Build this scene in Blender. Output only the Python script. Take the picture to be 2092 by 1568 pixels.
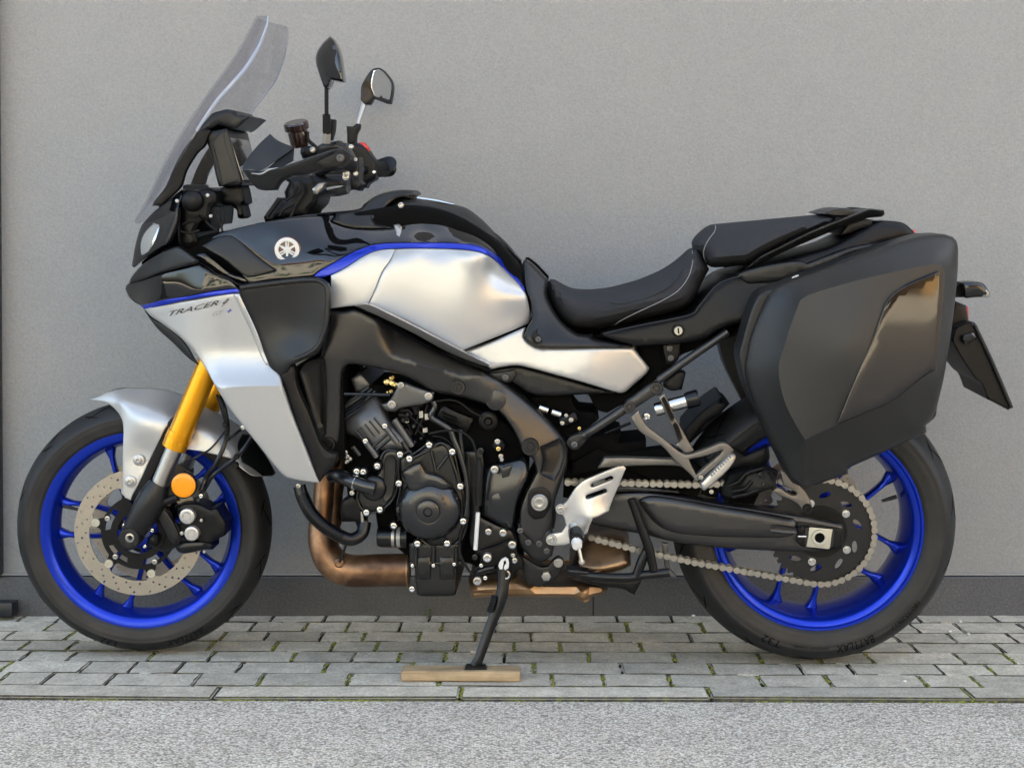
import bpy, bmesh, math, random
import numpy as np
from mathutils import Vector, Matrix
from mathutils.geometry import delaunay_2d_cdt
random.seed(7); rng = np.random.default_rng(7)
for o in list(bpy.data.objects): bpy.data.objects.remove(o)
scn = bpy.context.scene
COL = scn.collection
R = math.radians
# ------------------------------------------------------------------ camera
FOC, VX, VY, HC = 2976.0, 1040.0, 614.0, 0.80      # focal length and vanishing point in photo pixels, eye height in metres
cd = bpy.data.cameras.new('camera'); cam = bpy.data.objects.new('camera', cd); COL.objects.link(cam)
cam.location = (0, 0, HC); cam.rotation_euler = (R(90), 0, 0)
cd.sensor_width = 36; cd.lens = 36 * FOC / 2092
cd.shift_x = (1046 - VX) / 2092; cd.shift_y = -(784 - VY) / 2092
cd.clip_start = .05; cd.clip_end = 400
scn.camera = cam
# ------------------------------------------------------------------ sky, sun, exposure
SUN_EL, SUN_AZ = R(38), R(28)                       # behind the building: the wall and the motorcycle stand in its open shade
w = bpy.data.worlds.new('World'); scn.world = w; w.use_nodes = True
nt = w.node_tree; bg = nt.nodes['Background']
sky = nt.nodes.new('ShaderNodeTexSky'); sky.sky_type = 'NISHITA'; sky.sun_disc = False
sky.sun_elevation = SUN_EL; sky.sun_rotation = SUN_AZ
sky.air_density = .65; sky.dust_density = 5.0; sky.ozone_density = .4
nt.links.new(sky.outputs[0], bg.inputs[0]); bg.inputs[1].default_value = .15
sd = bpy.data.lights.new('sun', 'SUN'); sd.energy = 3.5; sd.angle = R(.6); sd.color = (1, .97, .935)
sun = bpy.data.objects.new('sun', sd); COL.objects.link(sun)
sdir = Vector((math.sin(SUN_AZ) * math.cos(SUN_EL), math.cos(SUN_AZ) * math.cos(SUN_EL), math.sin(SUN_EL)))
sun.rotation_euler = sdir.to_track_quat('Z', 'Y').to_euler()
scn.view_settings.view_transform = 'Standard'; scn.view_settings.look = 'None'
scn.view_settings.exposure = 3.15
scn.view_settings.use_white_balance = True; scn.view_settings.white_balance_temperature = 7850; scn.view_settings.white_balance_tint = 3   # camera set for open shade; scn.view_settings.gamma = 1.0
# ------------------------------------------------------------------ materials
MAT = {}
def mat(name, col, rough=.5, metal=0., spec=.5, coat=0., bump=None, var=None, emit=None, trans=0., alpha=1., flake=None, aniso=0):
    m = bpy.data.materials.new(name); m.use_nodes = True
    t = m.node_tree; b = t.nodes['Principled BSDF']
    b.inputs['Base Color'].default_value = (*col, 1); b.inputs['Roughness'].default_value = rough
    b.inputs['Metallic'].default_value = metal; b.inputs['Specular IOR Level'].default_value = spec
    b.inputs['Coat Weight'].default_value = coat; b.inputs['Coat Roughness'].default_value = .03
    if trans: b.inputs['Transmission Weight'].default_value = trans
    if alpha < 1: b.inputs['Alpha'].default_value = alpha
    tc = t.nodes.new('ShaderNodeTexCoord')
    if bump:                                        # (scale, strength, detail)
        n = t.nodes.new('ShaderNodeTexNoise'); n.inputs['Scale'].default_value = bump[0]; n.inputs['Detail'].default_value = bump[2] if len(bump) > 2 else 3
        t.links.new(tc.outputs['Object'], n.inputs['Vector'])
        bp = t.nodes.new('ShaderNodeBump'); bp.inputs['Strength'].default_value = bump[1]; bp.inputs['Distance'].default_value = .002
        t.links.new(n.outputs['Fac'], bp.inputs['Height']); t.links.new(bp.outputs[0], b.inputs['Normal'])
    if var:                                         # list of (scale, dark colour, light colour, low, high)
        prev = None
        for (sc, c0, c1, lo, hi) in var:
            n = t.nodes.new('ShaderNodeTexNoise'); n.inputs['Scale'].default_value = sc; n.inputs['Detail'].default_value = 5
            t.links.new(tc.outputs['Object'], n.inputs['Vector'])
            r = t.nodes.new('ShaderNodeValToRGB'); r.color_ramp.elements[0].position = lo; r.color_ramp.elements[1].position = hi
            r.color_ramp.elements[0].color = (*c0, 1); r.color_ramp.elements[1].color = (*c1, 1)
            t.links.new(n.outputs['Fac'], r.inputs[0])
            if prev is None: prev = r.outputs[0]
            else:
                mx = t.nodes.new('ShaderNodeMix'); mx.data_type = 'RGBA'; mx.blend_type = 'MULTIPLY'; mx.inputs[0].default_value = 1
                t.links.new(prev, mx.inputs[6]); t.links.new(r.outputs[0], mx.inputs[7]); prev = mx.outputs[2]
        t.links.new(prev, b.inputs['Base Color'])
    MAT[name] = m
    return m
def g(v): return (v, v, v)
mat('silver', (.448, .452, .448), .36, .62, coat=.3, bump=(900, .03, 1))
mat('silver_dark', (.30, .295, .285), .32, .8, coat=.3)
mat('blue_paint', (.001, .024, .38), .27, .4, .3, coat=.4)
mat('wheel_blue', (.001, .030, .42), .23, .62, .35, coat=.15, bump=(700, .04, 1))
mat('gloss_black', (.004, .004, .005), .04, 0, .6)
mat('plastic', (.008, .0083, .009), .36, 0, .38, bump=(600, .06, 2))
mat('plastic_dark', (.003, .003, .0035), .42, 0, .25, bump=(600, .06, 2))
mat('pannier_black', (.012, .012, .012), .38, 0, .42, bump=(700, .22, 2))
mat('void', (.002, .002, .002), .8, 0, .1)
mat('frame_black', (.016, .015, .0145), .31, .2, .75, bump=(900, .05, 1))
mat('engine_black', (.005, .005, .005), .33, .15, .6, bump=(500, .05, 2))
mat('engine_grey', (.10, .10, .10), .38, .65, bump=(300, .06, 3))
mat('cover_black', (.007, .0075, .0085), .26, .1, .8, bump=(800, .03, 1))
mat('rubber', (.005, .005, .005), .6, 0, .25, bump=(350, .08, 3))
mat('rubber_shine', (.004, .004, .005), .28, 0, .4)
mat('steel', (.44, .43, .41), .32, 1.0)
mat('steel_bright', (.66, .65, .62), .2, 1.0)
mat('alu', (.54, .53, .51), .38, .8, bump=(700, .03, 1))
mat('alu_grey', (.40, .385, .36), .40, .85)
mat('peg_bracket', (.16, .147, .13), .42, .55)
mat('gold', (.82, .36, .012), .30, .72, coat=.3)
mat('chain', (.42, .395, .345), .3, .95)
mat('disc', (.40, .36, .30), .38, .8, var=[(300, (.38, .34, .28), (.42, .38, .32), .35, .65)])
mat('copper', (.33, .16, .08), .42, .8, var=[(14, (.10, .055, .034), (.36, .205, .115), .38, .64), (60, (.75, .72, .7), (1, 1, 1), .35, .6)])
mat('muffler', (.36, .20, .10), .38, .85, var=[(11, (.14, .085, .052), (.46, .28, .15), .36, .62)])
mat('orange', (.9, .30, .005), .25, 0, .5, coat=.3)
mat('red', (.55, .012, .010), .25, 0, .5, coat=.3)
mat('brown_glass', (.022, .010, .007), .08, 0, .6, coat=.5)
mat('seat', (.028, .029, .032), .8, 0, .2, bump=(520, .55, 2))
mat('seat_side', (.018, .018, .019), .5, 0, .3, bump=(900, .12, 2))
mat('stitch', (.20, .20, .21), .7)
m = bpy.data.materials.new('screen'); m.use_nodes = True; MAT['screen'] = m; t = m.node_tree; t.nodes.remove(t.nodes['Principled BSDF'])
tr = t.nodes.new('ShaderNodeBsdfTransparent'); tr.inputs[0].default_value = (.895, .893, .91, 1); gl = t.nodes.new('ShaderNodeBsdfGlossy'); gl.inputs['Roughness'].default_value = .04; gl.inputs[0].default_value = (.8, .82, .9, 1)
mx = t.nodes.new('ShaderNodeMixShader'); mx.inputs[0].default_value = .055
t.links.new(tr.outputs[0], mx.inputs[1]); t.links.new(gl.outputs[0], mx.inputs[2]); t.links.new(mx.outputs[0], t.nodes['Material Output'].inputs[0])
mat('screen_edge', (.36, .40, .48), .2, 0, .5, alpha=.75)
mat('lens', (.62, .66, .68), .05, .85, .6, coat=.8)
mat('display', (.030, .030, .030), .06, 0, .6, coat=.6)
mat('mirror', (.60, .61, .62), .02, 1.0)
mat('white', (.62, .62, .60), .4)
mat('chain_inner', (.22, .20, .175), .4, .9)
mat('brass', (.62, .47, .20), .25, 1)
mat('decal_dark', (.02, .018, .016), .4)
mat('decal_grey', (.30, .30, .29), .4, .3)
mat('decal_blue', (.02, .02, .35), .4)
mat('emblem_red', (.06, .008, .005), .2, .0, coat=.3)
mat('cream', (.52, .50, .41), .35, .4)

# ------------------------------------------------------------------ object helpers
def link(name, me, m=None, parent=None):
    o = bpy.data.objects.new(name, me); COL.objects.link(o)
    if m and me is not None and hasattr(me, 'materials') and not me.materials: me.materials.append(MAT[m] if isinstance(m, str) else m)
    o.parent = parent
    return o
def empty(name, parent=None, loc=(0, 0, 0)):
    o = bpy.data.objects.new(name, None); COL.objects.link(o); o.location = loc; o.parent = parent; o.empty_display_size = .05
    return o
def tag(o, label, cat=None, group=None, kind=None):
    if label: o['label'] = label
    if cat: o['category'] = cat
    if group: o['group'] = group
    if kind: o['kind'] = kind
    return o
def mesh(name, v, f, sharp=35):
    me = bpy.data.meshes.new(name); me.from_pydata([tuple(map(float, p)) for p in v], [], [tuple(map(int, q)) for q in f]); me.validate()
    bm = bmesh.new(); bm.from_mesh(me); bmesh.ops.recalc_face_normals(bm, faces=bm.faces); bm.to_mesh(me); bm.free()
    me.polygons.foreach_set('use_smooth', [True] * len(me.polygons)); me.set_sharp_from_angle(angle=R(sharp)); me.update()
    return me
def boxmesh(name, size, bev=.004, segs=2):
    bm = bmesh.new(); bmesh.ops.create_cube(bm, size=1); bmesh.ops.scale(bm, vec=size, verts=bm.verts)
    if bev: bmesh.ops.bevel(bm, geom=bm.edges[:], offset=bev, segments=segs, affect='EDGES', profile=.6)
    me = bpy.data.meshes.new(name); bm.to_mesh(me); bm.free()
    me.polygons.foreach_set('use_smooth', [True] * len(me.polygons)); me.set_sharp_from_angle(angle=R(35))
    return me
# ------------------------------------------------------------------ the motorcycle's own frame (origin: front contact point, x to the rear, y away, z up)
def gpt(px, py):
    d = HC * FOC / (py - VY); return np.array([(px - VX) * d / FOC, d, 0.])
LEAN = R(4.5)
GA, GB = gpt(303, 1329), gpt(1656, 1345)
WB = float(np.linalg.norm(GB - GA))
ex = (GB - GA) / WB; ez0 = np.array([0, 0, 1.]); ey0 = np.cross(ez0, ex)
ez = ez0 * math.cos(LEAN) - ey0 * math.sin(LEAN); ey = ey0 * math.cos(LEAN) + ez0 * math.sin(LEAN)
RM = np.stack([ex, ey, ez], 1)
bike = empty('motorcycle')
bike.matrix_world = Matrix(((*RM[0], GA[0]), (*RM[1], GA[1]), (*RM[2], .004), (0, 0, 0, 1)))
GA = GA + np.array([0, 0, .004])
tag(bike, 'silver and black touring motorcycle with blue wheels resting on its side stand', 'motorcycle')
CO = RM.T @ (np.array([0, 0, HC]) - GA)
def L(px, py, y):
    """points of the motorcycle frame seen at photo pixel (px, py) on the lateral plane y"""
    px = np.asarray(px, float); py = np.asarray(py, float); y = np.broadcast_to(np.asarray(y, float), px.shape)
    d = np.stack([(px - VX) / FOC, np.ones_like(px), -(py - VY) / FOC], -1) @ RM
    t = (y - CO[1]) / d[..., 1]
    return CO + d * t[..., None]
def dep(px, py, y):
    p = L(px, py, y); return float((GA + RM @ p)[1])
def mpp(px, py, y): return dep(px, py, y) / FOC             # metres per photo pixel there
CR = {1: (240, 0, 3.374), 2: (240, 400, 3.374), 3: (20, 760, 2.613), 4: (560, 700, 2.903), 5: (900, 840, 2.8), 6: (1000, 380, 3.266),
      7: (1340, 840, 3.0156), 8: (1400, 400, 2.6127), 9: (1120, 640, 3.734), 11: (130, 930, 5.228), 13: (480, 230, 6.153), 14: (300, 360, 8.717),
      15: (680, 740, 6.534), 16: (640, 380, 4.548), 17: (1080, 760, 8.7125), 18: (940, 1100, 8.046), 19: (1480, 940, 6.973)}
def K(n, pts):
    a, b, s = CR[n]; return [(a + p[0] / s, b + p[1] / s, *p[2:]) for p in pts]
def K1(n, x, y): return K(n, [(x, y)])[0]
def tps(ctrl, lam=1e-4):
    c = np.array(ctrl, float); n = len(c)
    if n < 3: return lambda X, Y: np.full(np.shape(X), c[:, 2].mean())
    mu = c[:, :2].mean(0); s = 100.
    q = (c[:, :2] - mu) / s
    def U(r2): return np.where(r2 > 1e-12, r2 * np.log(np.maximum(r2, 1e-12)), 0)
    D = ((q[:, None] - q[None]) ** 2).sum(-1)
    A = np.zeros((n + 3, n + 3)); A[:n, :n] = U(D) + np.eye(n) * lam; A[:n, n] = 1; A[:n, n + 1:] = q; A[n, :n] = 1; A[n + 1:, :n] = q.T
    wv = np.linalg.lstsq(A, np.concatenate([c[:, 2], [0, 0, 0]]), rcond=None)[0]
    def f(X, Y):
        X = np.asarray(X, float); Y = np.asarray(Y, float)
        p = (np.stack([X, Y], -1) - mu) / s
        d2 = ((p[..., None, :] - q) ** 2).sum(-1)
        return U(d2) @ wv[:n] + wv[n] + p @ wv[n + 1:]
    return f
def yf(y):
    if callable(y): return y
    if isinstance(y, (int, float)): return lambda X, Y: np.full(np.shape(X), float(y))
    return tps(y)
def smooth_loop(pts, step=5, closed=True, corner=38):
    """Catmull-Rom through pts, kept sharp where the line turns by more than corner degrees"""
    P = np.array([p[:2] for p in pts], float); n = len(P); out = []
    turn = np.zeros(n)
    for i in range(n):
        a = P[i] - P[i - 1]; b = P[(i + 1) % n] - P[i]
        c = np.dot(a, b) / (np.linalg.norm(a) * np.linalg.norm(b) + 1e-9); turn[i] = math.degrees(math.acos(max(-1, min(1, c))))
    for i in range(n if closed else n - 1):
        j = (i + 1) % n
        p0 = P[i - 1] if turn[i] < corner and (closed or i > 0) else 2 * P[i] - P[j]
        p3 = P[(j + 1) % n] if turn[j] < corner and (closed or j < n - 1) else 2 * P[j] - P[i]
        k = max(1, int(np.linalg.norm(P[j] - P[i]) / step))
        for s in range(k):
            t = s / k
            out.append(.5 * ((2 * P[i]) + (-p0 + P[j]) * t + (2 * p0 - 5 * P[i] + 4 * P[j] - p3) * t * t + (-p0 + 3 * P[i] - 3 * P[j] + p3) * t ** 3))
    if not closed: out.append(P[-1])
    return np.array(out)
def inside(poly, X):
    x, y = X[:, 0], X[:, 1]; r = np.zeros(len(X), bool); n = len(poly)
    a = poly; b = np.roll(poly, -1, 0)
    for i in range(n):
        (x1, y1), (x2, y2) = a[i], b[i]
        c = (y1 > y) != (y2 > y)
        with np.errstate(divide='ignore', invalid='ignore'):
            r ^= c & (x < (x2 - x1) * (y - y1) / (y2 - y1 + 1e-30) + x1)
    return r
def dist(polys, X):
    d = np.full(len(X), 1e9)
    for poly in polys:
        a = poly; b = np.roll(poly, -1, 0); e = b - a; l2 = (e ** 2).sum(-1) + 1e-12
        for k in range(0, len(X), 2000):
            q = X[k:k + 2000]
            t = np.clip(((q[:, None] - a) * e).sum(-1) / l2, 0, 1)
            d[k:k + 2000] = np.minimum(d[k:k + 2000], np.sqrt((((a + t[..., None] * e) - q[:, None]) ** 2).sum(-1)).min(1))
    return d
def triangulate(loops, step, rings, lines=()):
    allp = []; edges = []; base = 0
    for lp in loops:
        n = len(lp); allp += list(lp); edges += [(base + i, base + (i + 1) % n) for i in range(n)]; base += n
    for ln in lines:
        n = len(ln); allp += list(ln); edges += [(base + i, base + i + 1) for i in range(n - 1)]; base += n
    inner = []
    def ok(X): 
        m = inside(loops[0], X)
        for h in loops[1:]: m &= ~inside(h, X)
        return m
    for r in rings:
        for lp in loops:
            tg = np.roll(lp, -1, 0) - np.roll(lp, 1, 0); tg /= (np.linalg.norm(tg, axis=1, keepdims=True) + 1e-9)
            nm = np.stack([-tg[:, 1], tg[:, 0]], -1)
            for s in (1, -1):
                q = lp + nm * r * s
                q = q[ok(q)]
                if len(q): q = q[dist(loops, q) > r * .93]; inner += list(q)
    lo = loops[0].min(0); hi = loops[0].max(0)
    gx, gy = np.meshgrid(np.arange(lo[0] + step * .5, hi[0], step), np.arange(lo[1] + step * .5, hi[1], step)); gy = gy.astype(float)
    gx[1::2] += step * .5
    G = np.stack([gx.ravel(), gy.ravel()], -1)
    if len(G):
        G = G[ok(G)]
        if len(G): G = G[dist(loops, G) > (max(rings) if rings else 0) + step * .45]
        if len(G) and len(lines): G = G[dist([np.concatenate([l, l[::-1]]) for l in lines], G) > step * .4]
        inner += list(G)
    pts = [Vector((float(p[0]), float(p[1]))) for p in allp + inner]
    v, e, f, ov, oe, of = delaunay_2d_cdt(pts, edges, [], 0, 1e-4)
    V = np.array([(p[0], p[1]) for p in v]); T = np.array([q for q in f if len(q) == 3])
    T = T[ok(V[T].mean(1))]
    return V, T
def mirror_me(me, name):
    m2 = me.copy(); m2.name = name
    c = np.empty(len(m2.vertices) * 3); m2.vertices.foreach_get('co', c); c[1::3] *= -1; m2.vertices.foreach_set('co', c)
    m2.flip_normals(); m2.update(); return m2
def panel(name, out, y, m, parent, t=.004, er=4, ed=.003, step=9, holes=(), sym=False, mirror=False, to=None, corner=38, seg=5, sharp=35, prof='round', lines=()):
    """a solid sheet or body whose outline is traced at photo pixels and which stands at lateral distance y (near side negative)"""
    f = yf(y)
    loops = [smooth_loop(out, seg, corner=corner)] + [smooth_loop(h, max(2, seg * .6)) for h in holes]
    V, T = triangulate(loops, step, [er * k for k in ((.04, .13, .27, .45, .7, 1.) if er > 18 else (.12, .4, 1.) if er > 5 else (.35, 1.))] if ed else [], [smooth_loop(l, seg, closed=False) for l in lines])
    d = dist(loops, V); u = np.clip(1 - d / er, 0, 1)
    base = f(V[:, 0], V[:, 1])
    if prof == 'round': drop = 1 - np.sqrt(np.maximum(0, 1 - u * u))
    elif prof == 'soft': drop = u * u
    else: drop = u
    if sym and ed is True: yy = base * (1 - drop)
    else: yy = base + ed * drop
    P = L(V[:, 0], V[:, 1], yy)
    n = len(V); edge = {}
    for tr in T:
        for a, b in ((tr[0], tr[1]), (tr[1], tr[2]), (tr[2], tr[0])):
            if (b, a) in edge: del edge[(b, a)]
            else: edge[(a, b)] = 1
    if sym:
        Q = P * np.array([1, -1, 1])
    else:
        Q = P.copy(); tq = base + (ed or 0) + t if to is None else np.full(n, float(to)); Q[:, 1] = np.maximum(tq, P[:, 1]) if to is None else tq
    faces = [tuple(q) for q in T] + [tuple(int(i) + n for i in q[::-1]) for q in T] + [(b, a, a + n, b + n) for a, b in edge]
    me = mesh(name, np.concatenate([P, Q]), faces, sharp)
    o = link(name, me, m, parent)
    if mirror:
        link(name, mirror_me(me, name), m, parent)
    o['yfn'] = 0; del o['yfn']
    return o
def loc(pts):
    return np.array([L(p[0], p[1], p[2]) for p in pts])
def catmull(P, n=6):
    P = np.asarray(P, float); out = []
    for i in range(len(P) - 1):
        p0 = P[i - 1] if i > 0 else 2 * P[0] - P[1]; p3 = P[i + 2] if i + 2 < len(P) else 2 * P[-1] - P[-2]
        for s in range(n):
            t = s / n
            out.append(.5 * (2 * P[i] + (P[i + 1] - p0) * t + (2 * p0 - 5 * P[i] + 4 * P[i + 1] - p3) * t * t + (-p0 + 3 * P[i] - 3 * P[i + 1] + p3) * t ** 3))
    out.append(P[-1]); return np.array(out)
def tubemesh(name, P, rad, seg=12, flat=1., sharp=40, flatdir=None):
    P = np.asarray(P, float); n = len(P); rad = np.interp(np.linspace(0, 1, n), np.linspace(0, 1, len(rad)), rad) if hasattr(rad, '__len__') else np.full(n, rad)
    T = np.gradient(P, axis=0); T /= np.linalg.norm(T, axis=1, keepdims=True) + 1e-12
    up = np.array([0, 1., 0]) if flatdir is None else np.array(flatdir, float)
    if abs(T[0] @ up) > .95: up = np.array([1., 0, .2])
    v = []; f = []
    N = up - (up @ T[0]) * T[0]; N /= np.linalg.norm(N)
    for i in range(n):
        N = N - (N @ T[i]) * T[i]; N /= np.linalg.norm(N) + 1e-12; B = np.cross(T[i], N)
        for k in range(seg):
            a = 2 * math.pi * k / seg
            v.append(P[i] + rad[i] * (math.cos(a) * N * flat + math.sin(a) * B))
    for i in range(n - 1):
        for k in range(seg):
            a = i * seg + k; b = i * seg + (k + 1) % seg; f.append((a, b, b + seg, a + seg))
    f.append(tuple(range(seg))[::-1]); f.append(tuple(range((n - 1) * seg, n * seg)))
    return mesh(name, v, f, sharp)
def tube(name, pts, rpx, m, parent, seg=12, n=6, flat=1., mirror=False, smooth=True, flatdir=None):
    """round bar or hose through (px, py, y) points, radius in photo pixels"""
    P = loc(pts); s = np.mean([mpp(*p[:3]) for p in pts])
    r = [q * s for q in rpx] if hasattr(rpx, '__len__') else rpx * s
    Q = catmull(P, n) if smooth and len(P) > 2 else (P if len(P) > 2 else np.array([P[0] + (P[1] - P[0]) * k / 4 for k in range(5)]))
    if hasattr(r, '__len__') and len(r) == len(P) and smooth and len(P) > 2: r = np.interp(np.linspace(0, len(P) - 1, len(Q)), range(len(P)), r)
    me = tubemesh(name, Q, r, seg, flat, flatdir=flatdir)
    o = link(name, me, m, parent)
    if mirror: link(name, mirror_me(me, name), m, parent)
    return o
def lathemesh(name, prof, seg=32, sharp=35, closed=False):
    """profile of (radius, height) round the -y axis: height grows towards the camera"""
    v = []; f = []; n = len(prof)
    for k in range(seg):
        a = 2 * math.pi * k / seg
        for r, h in prof: v.append((r * math.cos(a), -h, r * math.sin(a)))
    for k in range(seg):
        j = (k + 1) % seg
        for i in range(n - 1): f.append((k * n + i, j * n + i, j * n + i + 1, k * n + i + 1))
        if closed: f.append((k * n + n - 1, j * n + n - 1, j * n, k * n))
    if not closed:
        if prof[0][0] > 1e-6: f.append(tuple(k * n for k in range(seg)))
        if prof[-1][0] > 1e-6: f.append(tuple(k * n + n - 1 for k in range(seg)))
    me = mesh(name, v, f, sharp)
    bm = bmesh.new(); bm.from_mesh(me); bmesh.ops.remove_doubles(bm, verts=bm.verts, dist=1e-6); bmesh.ops.recalc_face_normals(bm, faces=bm.faces); bm.to_mesh(me); bm.free()
    me.polygons.foreach_set('use_smooth', [True] * len(me.polygons)); me.set_sharp_from_angle(angle=R(sharp))
    return me
def lathe(name, px, py, y, prof_px, m, parent, seg=32, axis=None, sharp=35, mirror=False, closed=False):
    """turned part centred at a photo pixel; profile (radius, height) in photo pixels; axis = (px, py, y) of a point it aims at"""
    s = mpp(px, py, y)
    me = lathemesh(name, [(r * s, h * s) for r, h in prof_px], seg, sharp, closed)
    o = link(name, me, m, parent); p = L(px, py, y); o.location = p
    if axis is not None:
        d = Vector(L(*axis) - p).normalized(); o.rotation_mode = 'QUATERNION'; o.rotation_quaternion = Vector((0, -1, 0)).rotation_difference(d)
    return o
# shared unit bolts
def hexmesh(name, socket=True):
    prof = [(0, .05), (.42, .05), (.46, .5), (.62, .62), (.95, .52), (1, .40), (1, -1.0), (0, -1.0)] if socket else [(0, .5), (.55, .5), (.62, .42), (.62, .1), (1, .1), (1, -1), (0, -1)]
    return lathemesh(name, prof, 12, 40)
BOLT = {}
def bolt(px, py, y, rpx, m='steel', parent=None, name='bolt', socket=True):
    k = (m, socket)
    if k not in BOLT: BOLT[k] = hexmesh(name, socket); BOLT[k].materials.append(MAT[m])
    o = link(name, BOLT[k], None, parent); o.location = L(px, py, y); s = rpx * mpp(px, py, y); o.scale = (s, s, s)
    return o
def copyo(o, parent, name=None):
    c = o.copy(); COL.objects.link(c); c.parent = parent; return c
def textmesh(txt, shear=0.):
    cu = bpy.data.curves.new('t', 'FONT'); cu.body = txt; cu.shear = shear; cu.resolution_u = 3
    ob = bpy.data.objects.new('t', cu); COL.objects.link(ob)
    dg = bpy.context.evaluated_depsgraph_get(); me = bpy.data.meshes.new_from_object(ob.evaluated_get(dg))
    bpy.data.objects.remove(ob)
    c = np.empty(len(me.vertices) * 3); me.vertices.foreach_get('co', c); c = c.reshape(-1, 3)
    return me, c
def lettering(name, txt, px0, py0, px1, py1, hpx, y, m, parent, shear=0., thick=.0006):
    """flat print from (px0,py0) to (px1,py1) along its base line, letters hpx high, on the surface y"""
    me, c = textmesh(txt, shear)
    lo = c.min(0); hi = c.max(0); u = (c[:, 0] - lo[0]) / (hi[0] - lo[0]); v = (c[:, 1] - lo[1]) / (hi[1] - lo[1])
    X = px0 + (px1 - px0) * u; Y = py0 + (py1 - py0) * u - hpx * v
    P = L(X, Y, yf(y)(X, Y) - thick)
    me.vertices.foreach_set('co', P.ravel()); me.update(); me.materials.clear()
    me.name = name
    return link(name, me, m, parent)
# ------------------------------------------------------------------ the setting
def nodes_mat(name): 
    m = bpy.data.materials.new(name); m.use_nodes = True; MAT[name] = m; t = m.node_tree
    return m, t, t.nodes['Principled BSDF']
def nnoise(t, vec, scale, detail=4, rough=.6):
    n = t.nodes.new('ShaderNodeTexNoise'); n.inputs['Scale'].default_value = scale; n.inputs['Detail'].default_value = detail; n.inputs['Roughness'].default_value = rough
    t.links.new(vec, n.inputs['Vector']); return n.outputs['Fac']
def nramp(t, fac, stops):
    r = t.nodes.new('ShaderNodeValToRGB'); e = r.color_ramp.elements
    while len(e) < len(stops): e.new(.5)
    for q, (p, c) in zip(e, stops): q.position = p; q.color = (*c, 1)
    t.links.new(fac, r.inputs[0]); return r.outputs[0]
def nmix(t, a, b, mode='MULTIPLY', fac=1.):
    x = t.nodes.new('ShaderNodeMix'); x.data_type = 'RGBA'; x.blend_type = mode
    if hasattr(fac, 'links') or not isinstance(fac, float): t.links.new(fac, x.inputs[0])
    else: x.inputs[0].default_value = fac
    t.links.new(a, x.inputs[6]); t.links.new(b, x.inputs[7]); return x.outputs[2]
def nbump(t, b, h, strength, distance):
    p = t.nodes.new('ShaderNodeBump'); p.inputs['Strength'].default_value = strength; p.inputs['Distance'].default_value = distance
    t.links.new(h, p.inputs['Height']); t.links.new(p.outputs[0], b.inputs['Normal'])
def pos(t): return t.nodes.new('ShaderNodeNewGeometry').outputs['Position']
# rendered wall
m, t, b = nodes_mat('render_grey'); P_ = pos(t)
c = nmix(t, nramp(t, nnoise(t, P_, 170, 4, .75), [(.3, (.238, .240, .236)), (.7, (.312, .314, .309))]), nramp(t, nnoise(t, P_, 1.1, 5), [(.3, (.965, .965, .965)), (.7, (1, .995, .98))]))
st = nramp(t, nnoise(t, P_, 7, 6), [(.42, g(.98)), (.60, g(1))])
t.links.new(nmix(t, c, st), b.inputs['Base Color']); b.inputs['Roughness'].default_value = .9; b.inputs['Specular IOR Level'].default_value = .15
nbump(t, b, nnoise(t, P_, 150, 4, .7), .6, .0024)
# stone plinth
m, t, b = nodes_mat('plinth_stone'); P_ = pos(t)
c = nmix(t, nramp(t, nnoise(t, P_, 190, 4, .75), [(.3, (.040, .042, .047)), (.5, (.074, .077, .083)), (.72, (.125, .128, .136))]), nramp(t, nnoise(t, P_, 5, 5), [(.3, g(.80)), (.7, g(1.08))]))
t.links.new(c, b.inputs['Base Color']); b.inputs['Roughness'].default_value = .6; nbump(t, b, nnoise(t, P_, 300, 3), .35, .001)
# paving stone
m, t, b = nodes_mat('paver_stone'); P_ = pos(t)
oi = t.nodes.new('ShaderNodeObjectInfo')
c = nmix(t, nramp(t, nnoise(t, P_, 150, 5, .8), [(.28, (.33, .305, .26)), (.5, (.62, .58, .50)), (.72, (.88, .83, .73))]), nramp(t, nnoise(t, P_, 22, 5), [(.3, (.70, .69, .66)), (.65, (1.04, 1.03, 1.0))]))
c = nmix(t, c, nramp(t, oi.outputs['Random'], [(0, (.80, .80, .79)), (.5, (.95, .94, .92)), (1, (1.10, 1.09, 1.07))]))
t.links.new(c, b.inputs['Base Color']); b.inputs['Roughness'].default_value = .85; b.inputs['Specular IOR Level'].default_value = .25
nbump(t, b, nnoise(t, P_, 130, 5, .8), 1., .004)
# joint bed
m, t, b = nodes_mat('joint_earth'); P_ = pos(t)
c = nramp(t, nnoise(t, P_, 60, 5), [(.35, (.05, .043, .034)), (.5, (.10, .088, .066)), (.62, (.12, .13, .04))])
t.links.new(c, b.inputs['Base Color']); b.inputs['Roughness'].default_value = .95; nbump(t, b, nnoise(t, P_, 200, 4), 1., .006)
# asphalt
m, t, b = nodes_mat('asphalt'); P_ = pos(t)
vo = t.nodes.new('ShaderNodeTexVoronoi'); vo.inputs['Scale'].default_value = 215; t.links.new(P_, vo.inputs['Vector'])
sep = t.nodes.new('ShaderNodeSeparateColor'); t.links.new(vo.outputs['Color'], sep.inputs[0])
c = nramp(t, sep.outputs[0], [(.0, (.34, .305, .255)), (.35, (.62, .562, .475)), (.7, (.80, .735, .625)), (.93, (.86, .81, .72)), (1, (.92, .88, .80))])
c = nmix(t, c, nramp(t, vo.outputs['Distance'], [(.25, g(1)), (.8, g(.5))]))
c = nmix(t, c, nramp(t, nnoise(t, P_, 4, 6), [(.3, g(.86)), (.7, g(1.08))]))
t.links.new(c, b.inputs['Base Color']); b.inputs['Roughness'].default_value = .9; b.inputs['Specular IOR Level'].default_value = .2
nbump(t, b, vo.outputs['Distance'], .9, -.004)
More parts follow.
